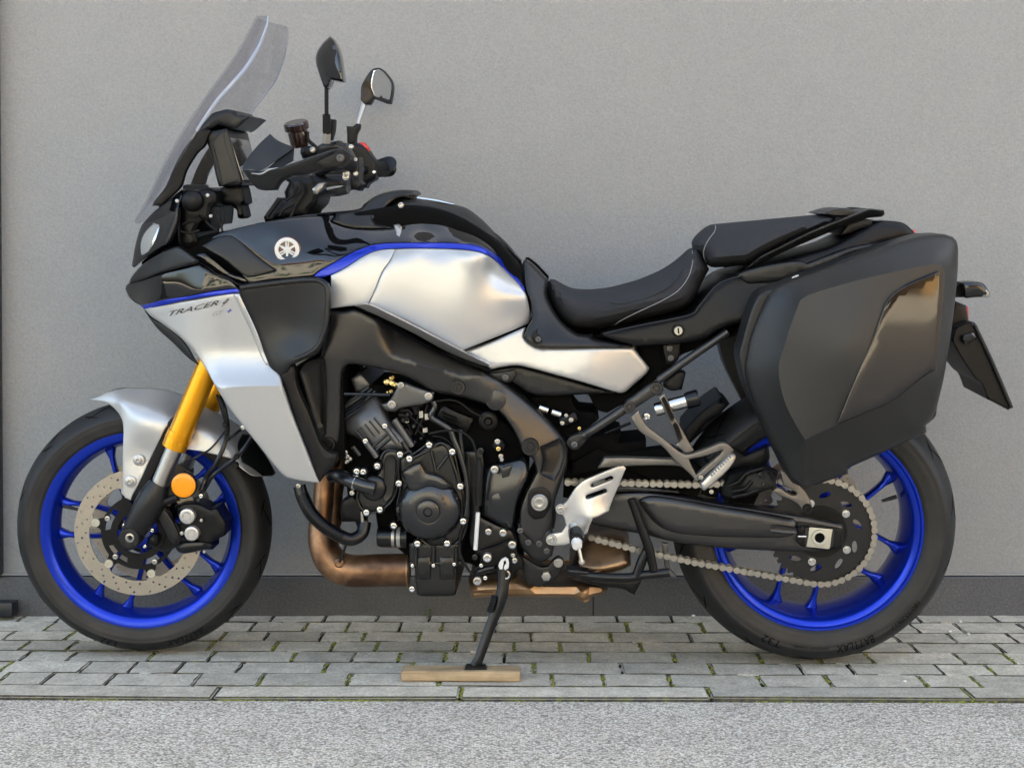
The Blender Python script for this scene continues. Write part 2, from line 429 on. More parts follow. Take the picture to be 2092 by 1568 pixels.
mat('moss', (.085, .10, .016), .9, var=[(90, (.08, .09, .016), (.28, .28, .045), .3, .7)])
mat('dark_metal', (.020, .023, .030), .35, .3)
mat('leaf', (.06, .12, .03), .6)
mat('pebble', (.7, .69, .66), .7)
# wood
m, t, b = nodes_mat('pine'); tc = t.nodes.new('ShaderNodeTexCoord'); mp = t.nodes.new('ShaderNodeMapping'); mp.inputs['Scale'].default_value = (3, 60, 60)
t.links.new(tc.outputs['Object'], mp.inputs[0])
c = nmix(t, nramp(t, nnoise(t, mp.outputs[0], 2.2, 5), [(.3, (.24, .155, .083)), (.55, (.39, .28, .16)), (.75, (.47, .36, .22))]), nramp(t, nnoise(t, tc.outputs['Object'], 25, 4), [(.3, g(.8)), (.6, g(1.05))]))
t.links.new(c, b.inputs['Base Color']); b.inputs['Roughness'].default_value = .75; nbump(t, b, nnoise(t, mp.outputs[0], 3, 4), .35, .002)

WALL_Y, PL_Y = 3.722, 3.705
ZP = HC - (1178 - VY) * PL_Y / FOC
wall = empty('building_wall', loc=(0, WALL_Y, 0)); tag(wall, 'grey rendered building wall with a dark stone plinth behind the motorcycle', 'wall')
me = boxmesh('render_face', (30, 8, 9), 0); o = link('render_face', me, 'render_grey', wall); o.location = (0, 4, ZP + 4.5)
XJ = (1212 - VX) * PL_Y / FOC
for x0, x1 in ((-5.0, -2.46), (-2.46, -1.13 + .0), (-1.13, XJ), (XJ, XJ + 1.35), (XJ + 1.35, XJ + 2.7), (XJ + 2.7, 6)):
    if x1 == -1.13: continue
    if x0 == -1.13: x0 = -2.46
    o = link('plinth_slab', boxmesh('plinth_slab', (x1 - x0 - .002, .06, ZP + .05), .002, 1), 'plinth_stone', wall); o.location = ((x0 + x1) / 2, PL_Y - WALL_Y + .03, (ZP - .05) / 2 - .0)
o = link('trim_bead', boxmesh('trim_bead', (12, .012, .004), .001, 1), 'render_grey', wall); o.location = (0, -.0065, ZP + .0045)
# left border: dark door frame and its sill block
XF = (4 - VX) * 3.71 / FOC
df = link('door_frame', boxmesh('door_frame', (.10, .05, 2.2), .003), 'dark_metal'); df.location = (XF - .05, 3.70, ZP + 1.104); df.rotation_euler = (0, R(-.35), 0); df.location.x -= .0067
tag(df, 'dark door frame upright at the far left of the wall', 'door frame')
sb = link('sill_block', boxmesh('sill_block', (.30, .05, .036), .003), 'dark_metal'); sb.location = ((25 - VX) * 3.66 / FOC - .15, 3.682, .0235)
tag(sb, 'low dark grey block on the paving at the foot of the plinth', 'block')
# ground sheets
def sheet(name, x0, x1, y0, y1, z, m, n=1):
    me = mesh(name, [(x0, y0, z), (x1, y0, z), (x1, y1, z), (x0, y1, z)], [(0, 1, 2, 3)]); o = link(name, me, m); tag(o, None, kind='structure'); return o
def dline(pl, pr, x):                                # depth of a paving line at world x, from its pixel height at both photo borders
    dl = HC * FOC / (pl - VY); dr = HC * FOC / (pr - VY); xl = (0 - VX) * dl / FOC; xr = (2092 - VX) * dr / FOC
    return dl + (dr - dl) * (x - xl) / (xr - xl)
BL = [1254, 1268, 1287, 1305.8, 1326.8, 1347.6, 1371, 1397, 1420]
BR = [1256, 1270, 1291.6, 1312, 1332, 1355, 1377.8, 1402.7, 1426]
ke = lambda x: dline(BL[-1], BR[-1], x)
road = link('road', mesh('road', [(-30, -40, 0), (30, -40, 0), (30, ke(30) - .012, 0), (-30, ke(-30) - .012, 0)], [(0, 1, 2, 3)]), 'asphalt'); road.location.z = -.006; tag(road, None, kind='structure')
pave = link('pavement', mesh('pavement', [(-30, ke(-30) - .05, -.0125), (30, ke(30) - .05, -.0125), (30, WALL_Y, -.0125), (-30, WALL_Y, -.0125)], [(0, 1, 2, 3)]), 'joint_earth'); tag(pave, None, kind='structure')
ROWS = [[43, 122, 205, 290, 385, 470, 555, 664, 771, 877, 960, 1068, 1152, 1260, 1371, 1480, 1600, 1720, 1790, 1874, 2031],
        [100, 205, 310, 410, 515, 624, 710, 817, 903, 1013, 1168, 1280, 1435, 1550, 1660, 1760, 1867, 1957],
        [15, 140, 260, 360, 455, 544, 656, 743, 857, 970, 1085, 1247, 1409, 1520, 1625, 1730, 1827, 1942, 2064],
        [144, 290, 430, 562, 679, 769, 932, 1050, 1143, 1309, 1476, 1600, 1740, 1864, 2038],
        [48, 142, 308, 430, 600, 722, 815, 909, 1030, 1203, 1376, 1551, 1670, 1773, 1957],
        [7, 171, 268, 365, 488, 664, 842, 965, 1091, 1269, 1452, 1635, 1735, 1916, 2018],
        [2, 94, 222, 401, 532, 713, 897, 1129, 1232, 1367, 1553, 1690, 1882, 1989],
        [-60, 440, 941, 1447, 1972]]
PV = []
for k in range(5):
    bm = bmesh.new(); bmesh.ops.create_cube(bm, size=1); bmesh.ops.scale(bm, vec=(.14, .1, .06), verts=bm.verts)
    bmesh.ops.bevel(bm, geom=bm.edges[:], offset=.0028, segments=2, affect='EDGES')
    bmesh.ops.subdivide_edges(bm, edges=[e for e in bm.edges if e.calc_length() > .05], cuts=3, use_grid_fill=True)
    for v in bm.verts:
        e = abs(abs(v.co.x) - .07) < .006 or abs(abs(v.co.y) - .05) < .006
        q = .0011 if e else .0006
        v.co += Vector((random.gauss(0, q), random.gauss(0, q * .7), random.gauss(0, q * .4)))
    me = bpy.data.meshes.new('paver'); bm.to_mesh(me); bm.free(); me.polygons.foreach_set('use_smooth', [True] * len(me.polygons)); me.set_sharp_from_angle(angle=R(40)); me.materials.append(MAT['paver_stone']); me.materials.append(MAT['joint_earth']); PV.append(me)
    for p in me.polygons:
        if p.normal.z < .45: p.material_index = 1
KB = PV[0].copy(); KB.name = 'kerb_stone'
bm = bmesh.new(); bmesh.ops.create_cube(bm, size=1); bmesh.ops.scale(bm, vec=(.5, .1, .06), verts=bm.verts); bmesh.ops.bevel(bm, geom=bm.edges[:], offset=.004, segments=2, affect='EDGES')
bm.to_mesh(KB); bm.free(); KB.polygons.foreach_set('use_smooth', [True] * len(KB.polygons)); KB.set_sharp_from_angle(angle=R(40))
for p in KB.polygons:
    if p.normal.z < .45: p.material_index = 1
MOSS = []
for r, js in enumerate(ROWS):
    ym = lambda x: (dline(BL[r], BR[r], x) + dline(BL[r + 1], BR[r + 1], x)) / 2
    dm = ym(0); xs = [(p - VX) * dm / FOC for p in js]
    kerb = r == 7; ln = .5 if kerb else .13
    while xs[0] > -2.1: xs.insert(0, xs[0] - (ln if kerb else random.uniform(.10, .17)))
    while xs[-1] < 2.1: xs.append(xs[-1] + (ln if kerb else random.uniform(.10, .17)))
    for a, bx in zip(xs[:-1], xs[1:]):
        x = (a + bx) / 2; d0 = dline(BL[r + 1], BR[r + 1], x); d1 = dline(BL[r], BR[r], x)
        o = link('kerb_stone' if kerb else 'paver', KB if kerb else random.choice(PV), None, pave)
        gapx = random.uniform(.003, .0055); gapy = random.uniform(.0022, .0042)
        o.scale = ((bx - a - gapx) / (.5 if kerb else .14), (d1 - d0 - gapy) / .1, 1)
        o.location = (x, (d0 + d1) / 2, -.0315 + random.uniform(-.0012, .0012) + (.0 if not kerb else .001))
        o.rotation_euler = (random.gauss(0, .006), random.gauss(0, .004), R(-.6) + random.gauss(0, .004))
    for p in xs:
        px = VX + p / dm * FOC
        if 0 < r and random.random() < (.85 if 500 < px < 1750 and r > 1 else .45): MOSS.append((p, dline(BL[r + 1], BR[r + 1], p), dline(BL[r], BR[r], p)))
# moss in the joints
bm = bmesh.new()
def blob(bm, x, y, z, s):
    r = bmesh.ops.create_icosphere(bm, subdivisions=1, radius=1)
    for v in r['verts']:
        k = 1 + random.uniform(-.35, .35); v.co = Vector((x + v.co.x * s * k, y + v.co.y * s * k, z + v.co.z * s * .55 * k))
for x, y0, y1 in MOSS:
    n = random.randint(10, 24)
    for _ in range(n): blob(bm, x + random.gauss(0, .0028), random.uniform(y0 + .004, y1 - .004), -.0060 + random.uniform(0, .0048), random.uniform(.0022, .0050))
for _ in range(420):
    x = random.uniform(-1.5, 1.5); r = random.randint(2, 8)
    if random.random() < .4 and r != 8: continue
    y = dline(BL[r], BR[r], x) - (.006 if r == 8 else 0)
    for q in range(random.randint(1, 4)): blob(bm, x + q * .006 + random.gauss(0, .003), y + random.gauss(0, .002), -.009 + random.uniform(0, .003), random.uniform(.002, .0042))
for cx in (( -.33, 8), (.92, 8), (-.85, 8), (-.55, 8), (-.30, 8)):
    for _ in range(40): blob(bm, cx[0] + random.gauss(0, .03), dline(BL[8], BR[8], cx[0]) - .006 + random.gauss(0, .003), -.007, random.uniform(.002, .005))
me = bpy.data.meshes.new('moss'); bm.to_mesh(me); bm.free(); me.polygons.foreach_set('use_smooth', [True] * len(me.polygons))
o = link('moss', me, 'moss'); tag(o, 'olive green moss growing in the joints of the paving', 'moss', kind='stuff')
# small white pebbles and a weed by the plinth
for i, (px, py, lab) in enumerate(((1962, 1270, 'tiny white pebble nearest the plinth, right of the rear tyre'), (1940, 1290, 'small white pebble on the paving below the one by the plinth'),
                                   (1978, 1296, 'white pebble on the paving at the right, rightmost of three'), (1849, 1392, 'white pebble on the paving near the road edge, right of the rear tyre'),
                                   (1416, 1258, 'white pebble at the foot of the plinth, left of the rear tyre'))):
    bm = bmesh.new(); blob(bm, 0, 0, 0, .0055); me = bpy.data.meshes.new('pebble'); bm.to_mesh(me); bm.free(); me.polygons.foreach_set('use_smooth', [True] * len(me.polygons))
    o = link('pebble', me, 'pebble'); p = gpt(px, py); o.location = (p[0], p[1], .0015); tag(o, lab, 'pebble', 'white pebbles on the paving')
def weed(px, py, h, lab):
    p = gpt(px, py); root = empty('weed', loc=(p[0], p[1], -.004)); tag(root, lab, 'weed')
    for k in range(7):
        a = random.uniform(0, 6.28); l = h * random.uniform(.5, 1); q = Vector((math.cos(a) * .5, math.sin(a) * .35, 1)).normalized() * l
        v = [(0, 0, 0), (.0008, 0, 0), tuple(q), tuple(q + Vector((.0012, 0, 0)))]; f = [(0, 1, 3, 2)]
        for s in range(3):
            c = q * random.uniform(.55, 1); w_ = random.uniform(.004, .007); d = Vector((random.uniform(-1, 1), random.uniform(-1, 1), random.uniform(-.2, .6))).normalized() * w_; e = d.cross(Vector((0, .3, 1))).normalized() * w_ * .45
            b0 = len(v); v += [tuple(c), tuple(c + d * .5 + e), tuple(c + d), tuple(c + d * .5 - e)]; f.append((b0, b0 + 1, b0 + 2, b0 + 3))
        link('stem', mesh('stem', v, f), 'leaf', root)
weed(872, 1260, .030, 'small green weed at the foot of the plinth below the engine')
# wooden board under the side stand
def board():
    d0, d1 = 3.058, 3.112; x0 = (819 - VX) * d0 / FOC; x1 = (1063 - VX) * d0 / FOC
    bm = bmesh.new(); bmesh.ops.create_cube(bm, size=1); bmesh.ops.scale(bm, vec=(x1 - x0, d1 - d0, .021), verts=bm.verts)
    bmesh.ops.bevel(bm, geom=bm.edges[:], offset=.0022, segments=2, affect='EDGES')
    bmesh.ops.subdivide_edges(bm, edges=[e for e in bm.edges if e.calc_length() > .03], cuts=6, use_grid_fill=True)
    for v in bm.verts: v.co += Vector((random.gauss(0, .0006), random.gauss(0, .0005), random.gauss(0, .00035)))
    me = bpy.data.meshes.new('wooden_board'); bm.to_mesh(me); bm.free(); me.polygons.foreach_set('use_smooth', [True] * len(me.polygons)); me.set_sharp_from_angle(angle=R(30))
    o = link('wooden_board', me, 'pine'); o.location = ((x0 + x1) / 2, (d0 + d1) / 2, .0115); o.rotation_euler = (0, 0, R(-.8))
    tag(o, 'short pale wooden board on the paving under the side stand foot', 'board')
board()
# ------------------------------------------------------------------ wheels
RF, RR = .287, .311                                  # tyre radii
AXF = np.array([0, 0, RF]); AXR = np.array([WB, 0, RR])
def circ(r, n, cx=0, cy=0, a0=0): return np.array([(cx + r * math.cos(a0 + 2 * math.pi * k / n), cy + r * math.sin(a0 + 2 * math.pi * k / n)) for k in range(n)])
def plate(name, loops, y0, y1, m, parent, bev=0., sharp=30):
    """flat plate in the wheel plane from metre loops (outer, holes...)"""
    V, T = triangulate([np.array(l) * 1000 for l in loops], 1e5, [])
    V = V / 1000; n = len(V); edge = {}
    for tr in T:
        for a, b in ((tr[0], tr[1]), (tr[1], tr[2]), (tr[2], tr[0])):
            if (b, a) in edge: del edge[(b, a)]
            else: edge[(a, b)] = 1
    P = [(x, y0, z) for x, z in V] + [(x, y1, z) for x, z in V]
    f = [tuple(q) for q in T] + [tuple(int(i) + n for i in q[::-1]) for q in T] + [(b, a, a + n, b + n) for a, b in edge]
    return link(name, mesh(name, P, f, sharp), m, parent)
def spoke_mesh(r0, r1, s, h0, h1, w, d, yc=0.):
    v = []; f = []; N = 9
    for k in range(N):
        u = k / (N - 1); r = r0 + (r1 - r0) * u; a = s * (h0 + (h1 - h0) * u)
        ww = w * (1 + .9 * (1 - u) ** 4 + 1.6 * max(0, u - .82) / .18 * max(0, u - .82) / .18) / 2; dd = d * (1.5 - .55 * u) / 2
        c, sn = math.cos(a), math.sin(a)
        for q in range(10):
            th = 2 * math.pi * q / 10; e = .62
            ox = math.copysign(abs(math.cos(th)) ** e, math.cos(th)) * ww; oy = math.copysign(abs(math.sin(th)) ** e, math.sin(th)) * dd
            v.append((r * c - ox * sn, yc + oy, r * sn + ox * c))
    for k in range(N - 1):
        for q in range(10): a = k * 10 + q; b = k * 10 + (q + 1) % 10; f.append((a, b, b + 10, a + 10))
    f += [tuple(range(10))[::-1], tuple(range((N - 1) * 10, N * 10))]
    return mesh('spoke', v, f, 50)
def ring_bolts(parent, r, n, a0, y, rad, m, socket=True, name='bolt'):
    for k in range(n):
        a = a0 + 2 * math.pi * k / n; kk = (m, socket)
        if kk not in BOLT: BOLT[kk] = hexmesh(name, socket); BOLT[kk].materials.append(MAT[m])
        o = link(name, BOLT[kk], None, parent); o.location = (r * math.cos(a), y, r * math.sin(a)); o.scale = (rad,) * 3
# tyre rubber with tread grooves as fine relief
m, t, b = nodes_mat('tyre_rubber'); tc = t.nodes.new('ShaderNodeTexCoord')
b.inputs['Base Color'].default_value = (.019, .019, .020, 1); b.inputs['Roughness'].default_value = .55; b.inputs['Specular IOR Level'].default_value = .4
c = nramp(t, nnoise(t, tc.outputs['Object'], 18, 5), [(.3, (.007, .007, .0075)), (.6, (.011, .011, .0115)), (.75, (.018, .0175, .0165))]); t.links.new(c, b.inputs['Base Color'])
nbump(t, b, nnoise(t, tc.outputs['Object'], 260, 4), .25, .001)
mat('tyre_side', (.040, .039, .038), .5, 0, .4, bump=(300, .08, 3), var=[(16, (.010, .010, .0102), (.022, .021, .0195), .3, .7)])
def tyre(parent, prof, split, name='tyre'):
    me = lathemesh(name, [(r, -y) for r, y in prof], 128, 50, closed=True)
    me.materials.append(MAT['tyre_rubber']); me.materials.append(MAT['tyre_side'])
    for p in me.polygons:
        c = p.center; r = math.hypot(c.x, c.z)
        if r < split: p.material_index = 1
    return link(name, me, None, parent)
def tyre_profile(ri, R_, hw, yr):
    h = R_ - ri; near = []
    for u, wv in ((0, yr / hw), (.10, .90), (.14, .925), (.17, .925), (.30, .985), (.42, 1.0), (.47, .995), (.49, 1.004), (.56, .985), (.66, .90), (.76, .76), (.86, .56), (.94, .34), (.985, .16), (1, 0)):
        near.append((ri + h * u, -hw * wv))
    far = [(r, -y) for r, y in near[-2::-1]]
    return near + far + [(ri - .006, yr * .9), (ri - .006, -yr * .9)]
def grooves(parent, R_, hw, n, ri, m='void'):
    """slanted tread grooves, a thin dark channel floor each, on both shoulders"""
    v = []; f = []
    for k in range(n):
        for side in (-1, 1):
            for kind in (0, 1):
                a0 = 2 * math.pi * (k + .25 * (side > 0) + .5 * kind) / n; b0 = len(v); N = 7
                for q in range(N):
                    u = q / (N - 1); yy = side * hw * ((.18 + .52 * u) if kind == 0 else (.42 + .40 * u)); a = a0 + (.20 if kind == 0 else -.12) * u ** 1.4
                    yn = abs(yy) / hw; tab = [(0, 1), (.16, .985), (.34, .94), (.56, .86), (.76, .76), (.90, .66), (.985, .56)]
                    uu = np.interp(yn, [p[0] for p in tab], [p[1] for p in tab]); r = ri + (R_ - ri) * uu + .0006
                    wv = .0040 * math.sin(math.pi * (u * .9 + .05)) / r + .0006
                    for s in (-1, 1): v.append((r * math.cos(a + s * wv), yy, r * math.sin(a + s * wv)))
                for q in range(N - 1): f.append((b0 + 2 * q, b0 + 2 * q + 1, b0 + 2 * q + 3, b0 + 2 * q + 2))
    o = link('tread_groove', mesh('tread_groove', v, f), m, parent); o['kind'] = 'stuff'; return o
def arc_text(name, txt, r, y, a0, hgt, width, m, parent, flip=True, tilt=0.):
    """raised lettering on a side wall; a0 image angle of its middle, read from outside the wheel"""
    me, c = textmesh(txt, .15); lo = c.min(0); hi = c.max(0)
    u = (c[:, 0] - (lo[0] + hi[0]) / 2) / (hi[0] - lo[0]) * width; v = (c[:, 1] - lo[1]) / (hi[1] - lo[1]) - .5
    rr = r + v * hgt; a = a0 - u / r
    P = np.stack([rr * np.cos(a), np.full(len(c), y) + tilt * v * hgt, rr * np.sin(a)], -1)
    me.vertices.foreach_set('co', P.ravel()); me.update(); me.materials.clear(); me.name = name
    return link(name, me, m, parent)
# ---- front wheel
fw = empty('wheel', bike, AXF); fw.rotation_euler = (0, 0, R(4)); fw['label'] = 'blue front wheel with twin brake discs'
tyre(fw, tyre_profile(.221, RF, .059, .047), .221 + (RF - .221) * .5)
grooves(fw, RF, .059, 14, .221)
rp = [(.2245, -.044), (.2255, -.047), (.2235, -.049), (.217, -.0485), (.208, -.0455), (.2025, -.042), (.1995, -.037), (.1965, -.026), (.193, -.014), (.190, -.004)]
link('rim', lathemesh('rim', [(r, -y) for r, y in rp] + [(r, y) for r, y in rp[::-1]], 128, 45, closed=True), 'wheel_blue', fw)
link('hub', lathemesh('hub', [(.022, .05), (.040, .048), (.044, .036), (.036, .024), (.038, -.024), (.044, -.036), (.040, -.048), (.022, -.05)], 40, 40, closed=True), 'wheel_blue', fw)
SP = [spoke_mesh(.034, .191, s, R(24), R(10.5), .0105, .022) for s in (-1, 1)]
for me in SP: me.materials.append(MAT['wheel_blue'])
for k in range(5):
    for me in SP: o = link('spoke', me, None, fw); o.rotation_euler = (0, R(114 + 72 * k), 0)
def brake_disc(parent, y, ro, ri, nbut, abut, m='disc', cy=None, holes=True):
    s = -1 if y < 0 else 1
    outer = circ(ro, 96); inn = []
    for k in range(144):
        a = 2 * math.pi * k / 144; da = (math.degrees(a) - abut + 180 / nbut) % (360 / nbut) - 180 / nbut
        inn.append(((ri - .009 * max(0, 1 - (da / 7.5) ** 2)) * math.cos(a), (ri - .009 * max(0, 1 - (da / 7.5) ** 2)) * math.sin(a)))
    hl = []
    if holes:
        for k in range(24):
            for q, (fr, da) in enumerate(((.22, 0), (.50, 5.2), (.80, 9.4))):
                if (k + q) % 4 == 3 and q == 1: continue
                rr = ri + (ro - ri) * fr; a = R(k * 15 + da); hl.append(circ(.0026, 8, rr * math.cos(a), rr * math.sin(a)))
    return plate('brake_disc', [outer, np.array(inn)] + hl, y, y + .004, m, parent)
for y in (-.066, .062):
    brake_disc(fw, y, .1425, .1095, 6, 46)
    pts = []
    for k in range(180):
        a = 2 * math.pi * k / 180; da = (math.degrees(a) - 46 + 30) % 60 - 30
        rr = .083 + .0165 * max(0, 1 - (da / 9) ** 2) if abs(da) < 9 else .083
        pts.append((rr * math.cos(a), rr * math.sin(a)))
    wins = []
    for k in range(5):
        a0 = R(10 + 72 * k); w_ = [(.075 * math.cos(a0 + u), .075 * math.sin(a0 + u)) for u in np.linspace(-.40, .40, 10)] + [(.062 * math.cos(a0 + u), .062 * math.sin(a0 + u)) for u in np.linspace(.34, -.34, 8)]
        wins.append(np.array(w_))
    plate('disc_carrier', [np.array(pts), circ(.049, 48)] + wins, y - .001, y + .006, 'plastic_dark', fw)
    sg = -1 if y < 0 else 1
    for k in range(6):
        a = R(46 + 60 * k); o = link('disc_button', lathemesh('disc_button', [(.0042, .002), (.0042, .0045), (.0088, .0045), (.0095, .003), (.0095, -.004), (0, -.004)], 18), 'cream', fw)
        o.location = (.0965 * math.cos(a), y, .0965 * math.sin(a))
    if sg < 0:
        ring_bolts(fw, .0745, 5, R(-62), y - .003, .0062, 'steel')
        o = link('abs_ring', lathemesh('abs_ring', [(.046, .002), (.060, .002), (.060, -.002), (.046, -.002)], 48, closed=True), 'plastic_dark', fw); o.location = (0, y - .006, 0)
def valve(parent, r, ang, y):
    d = Vector((math.cos(ang), 0, math.sin(ang))); P = [np.array(d * q) + np.array([0, y, 0]) for q in (r, r - .012, r - .026, r - .034)]
    link('valve_stem', tubemesh('valve_stem', np.array(P), [.0048, .0042, .0036, .0030], 10), 'rubber_shine', parent)
valve(fw, .188, R(165), -.008)
arc_text('tyre_lettering', 'BATTLAX', .262, -.0602, R(-68), .012, .085, 'void', fw)
arc_text('tyre_lettering', 'T32', .262, -.0602, R(-106), .012, .04, 'void', fw)
# ---- rear wheel
rw = empty('wheel', bike, AXR); rw['label'] = 'blue rear wheel with wide tyre, chain and sprocket'
tyre(rw, tyre_profile(.224, RR, .090, .074), .224 + (RR - .224) * .5)
grooves(rw, RR, .090, 14, .224)
rp = [(.2275, -.071), (.229, -.075), (.227, -.0775), (.2225, -.077), (.2205, -.0745), (.2185, -.0765), (.2150, -.076), (.2115, -.0735), (.2075, -.072), (.205, -.067), (.201, -.050), (.198, -.030), (.195, -.010)]
link('rim', lathemesh('rim', [(r, -y) for r, y in rp] + [(r, y) for r, y in rp[::-1]], 128, 45, closed=True), 'wheel_blue', rw)
link('hub', lathemesh('hub', [(.02, .075), (.062, .075), (.070, .065), (.074, .02), (.05, .0), (.046, -.05), (.05, -.07), (.02, -.07)], 48, 40, closed=True), 'wheel_blue', rw)
SP = [spoke_mesh(.045, .195, s, R(26), R(11.5), .0115, .028) for s in (-1, 1)]
for me in SP: me.materials.append(MAT['wheel_blue'])
for k in range(5):
    for me in SP: o = link('spoke', me, None, rw); o.rotation_euler = (0, R(30 + 72 * k), 0)
brake_disc(rw, .088, .126, .088, 5, 20)
valve(rw, .190, R(17), -.01)
arc_text('tyre_lettering', 'BATTLAX', .2665, -.0918, R(-72), .017, .085, 'void', rw, tilt=-.05)
arc_text('tyre_lettering', 'T32', .2665, -.0918, R(-112), .016, .042, 'void', rw, tilt=-.05)
arc_text('tyre_lettering', 'HYPERSPORT TOURING', .262, -.0918, R(-93), .006, .075, 'void', rw, tilt=-.05)
arc_text('tyre_lettering', '180/55ZR17', .2665, -.0918, R(-45), .009, .085, 'void', rw, tilt=-.05)
# sprocket
YC = -.108
teeth = []
for k in range(45 * 4):
    a = 2 * math.pi * k / 180; teeth.append(((.1095 + (.0035 if k % 4 in (0, 1) else -.003)) * math.cos(a), (.1095 + (.0035 if k % 4 in (0, 1) else -.003)) * math.sin(a)))
sl = []
for k in range(10):
    a = R(12 + 36 * k); ct = np.array([.080 * math.cos(a), .080 * math.sin(a)]); d = np.array([-math.sin(a + .5), math.cos(a + .5)]); n_ = np.array([d[1], -d[0]])
    sl.append(np.array([ct + d * .0135 * math.cos(u) + n_ * .0060 * math.sin(u) for u in np.linspace(0, 2 * math.pi, 12, endpoint=False)]))
plate('sprocket', [np.array(teeth), circ(.040, 40)] + sl, YC - .003, YC + .003, 'engine_black', rw)
link('sprocket_carrier', lathemesh('sprocket_carrier', [(.02, .110), (.030, .112), (.056, .112), (.060, .106), (.060, .085), (.02, .085)], 48, 40, closed=True), 'plastic_dark', rw)
ring_bolts(rw, .0665, 5, R(38), YC - .009, .0085, 'steel_bright', False, 'nut')
# ---- chain
ch = empty('drive_chain', bike)
ctr = AXR; rc_ = .1135
up = L(np.array([1160., 1300., 1430.]), np.array([984., 986., 989.]), YC); lo_ = L(np.array([1418., 1346., 1304., 1195.]), np.array([1147., 1131., 1122., 1094.]), YC)
path = [p for p in up]
a_top = math.radians(96); a_bot = math.radians(-101)
for a in np.linspace(a_top, a_bot, 40): path.append(np.array([ctr[0] + rc_ * math.cos(a), YC, ctr[2] + rc_ * math.sin(a)]))
path += [p for p in lo_]
path = np.array(path); seg = np.linalg.norm(np.diff(path, axis=0), axis=1); s = np.concatenate([[0], np.cumsum(seg)]); PITCH = .0152
q = np.arange(0, s[-1], PITCH); J = np.stack([np.interp(q, s, path[:, k]) for k in range(3)], -1)
def link_mesh(outer):
    r = .0070 if outer else .0064; wv = .0034; o = []
    for a in np.linspace(R(130), R(410 - 0) - R(180), 9): pass
    pts = [(PITCH / 2 + r * math.cos(a), r * math.sin(a)) for a in np.linspace(R(-130), R(130), 9)] + [(0, wv)] + [(-PITCH / 2 + r * math.cos(a), r * math.sin(a)) for a in np.linspace(R(50), R(310), 9)] + [(0, -wv)]
    v = []; f = []; n = len(pts)
    yo = .0098 if outer else .0070
    for s_ in (-1, 1):
        for (y0) in (s_ * yo, s_ * (yo - .0019)):
            b0 = len(v); v += [(x, y0, z) for x, z in pts]; f.append(tuple(range(b0, b0 + n)))
        b0 = len(v) - 2 * n
        f += [(b0 + i, b0 + (i + 1) % n, b0 + n + (i + 1) % n, b0 + n + i) for i in range(n)]
    for sx in (-1, 1):
        rr, y0, y1 = (.0028, -.0112, .0112) if outer else (.0045, -.005, .005)
        b0 = len(v)
        for yy in (y0, y1): v += [(sx * PITCH / 2 + rr * math.cos(a), yy, rr * math.sin(a)) for a in np.linspace(0, 2 * math.pi, 8, endpoint=False)]
        f += [tuple(range(b0, b0 + 8)), tuple(range(b0 + 8, b0 + 16))] + [(b0 + i, b0 + (i + 1) % 8, b0 + 8 + (i + 1) % 8, b0 + 8 + i) for i in range(8)]
    me = mesh('chain_link', v, f, 30); me.materials.append(MAT['chain' if outer else 'chain_inner']); return me
LM = [link_mesh(True), link_mesh(False)]
for i in range(len(J) - 1):
    c = (J[i] + J[i + 1]) / 2; d = J[i + 1] - J[i]
    o = link('chain_link', LM[i % 2], None, ch); o.location = c; o.rotation_euler = (0, -math.atan2(d[2], d[0]), 0)
# ------------------------------------------------------------------ front end: fork, fender, brake
def ax(n, pts, y): return [(*K1(n, *p), y) for p in pts]
fork = empty('front_fork', bike)
def fork_side(y, dx, near):
    def T(pts): return [(p[0] + dx, p[1], y) for p in K(3, pts)]
    mk = lambda nm, pts, r, m, seg=24: tube(nm, T(pts), r, m, fork, seg=seg, smooth=False)
    mk('fork_tube', [(1075, -70), (1040, 15), (886, 385)], [24, 24, 24.5], 'gold', 28)
    mk('seal_collar', [(912, 318), (877, 402)], [25.6, 25.6], 'gold', 28)
    mk('seal_collar', [(900, 350), (893, 366)], [26.6, 26.6], 'gold', 28)
    mk('stanchion', [(884, 390), (780, 645)], [17.5, 17.5], 'steel', 24)
    mk('fork_foot', [(802, 590), (772, 655), (730, 730), (690, 800), (648, 872)], [22, 30, 30, 27, 22], 'plastic', 24)
fork_side(-.100, 0, True)
P0 = L(*K1(3, 886, 385), -.100)
for o in list(fork.children):                         # the other leg, mirrored across the wheel
    link(o.name.split('.')[0], mirror_me(o.data, o.name.split('.')[0]), None, fork)
ft = K1(3, 643, 882)
lathe('axle_clamp', ft[0], ft[1], -.118, [(0, 6), (7, 6), (7, 9), (12, 10), (20, 9), (23, 4), (23, -25), (0, -25)], 'plastic', fork, 32)
lathe('axle_end', ft[0], ft[1], -.127, [(4.5, -4), (4.5, 2), (6, 4), (9, 3.5), (10.5, 1), (10.5, -8), (0, -8)], 'steel', fork, 24)
panel('clamp_lug', K(11, [(640, 850), (700, 790), (780, 740), (830, 780), (800, 900), (760, 960), (720, 1010), (640, 990), (660, 930)]), -.118, 'plastic', fork, t=.03, er=5, ed=.006)
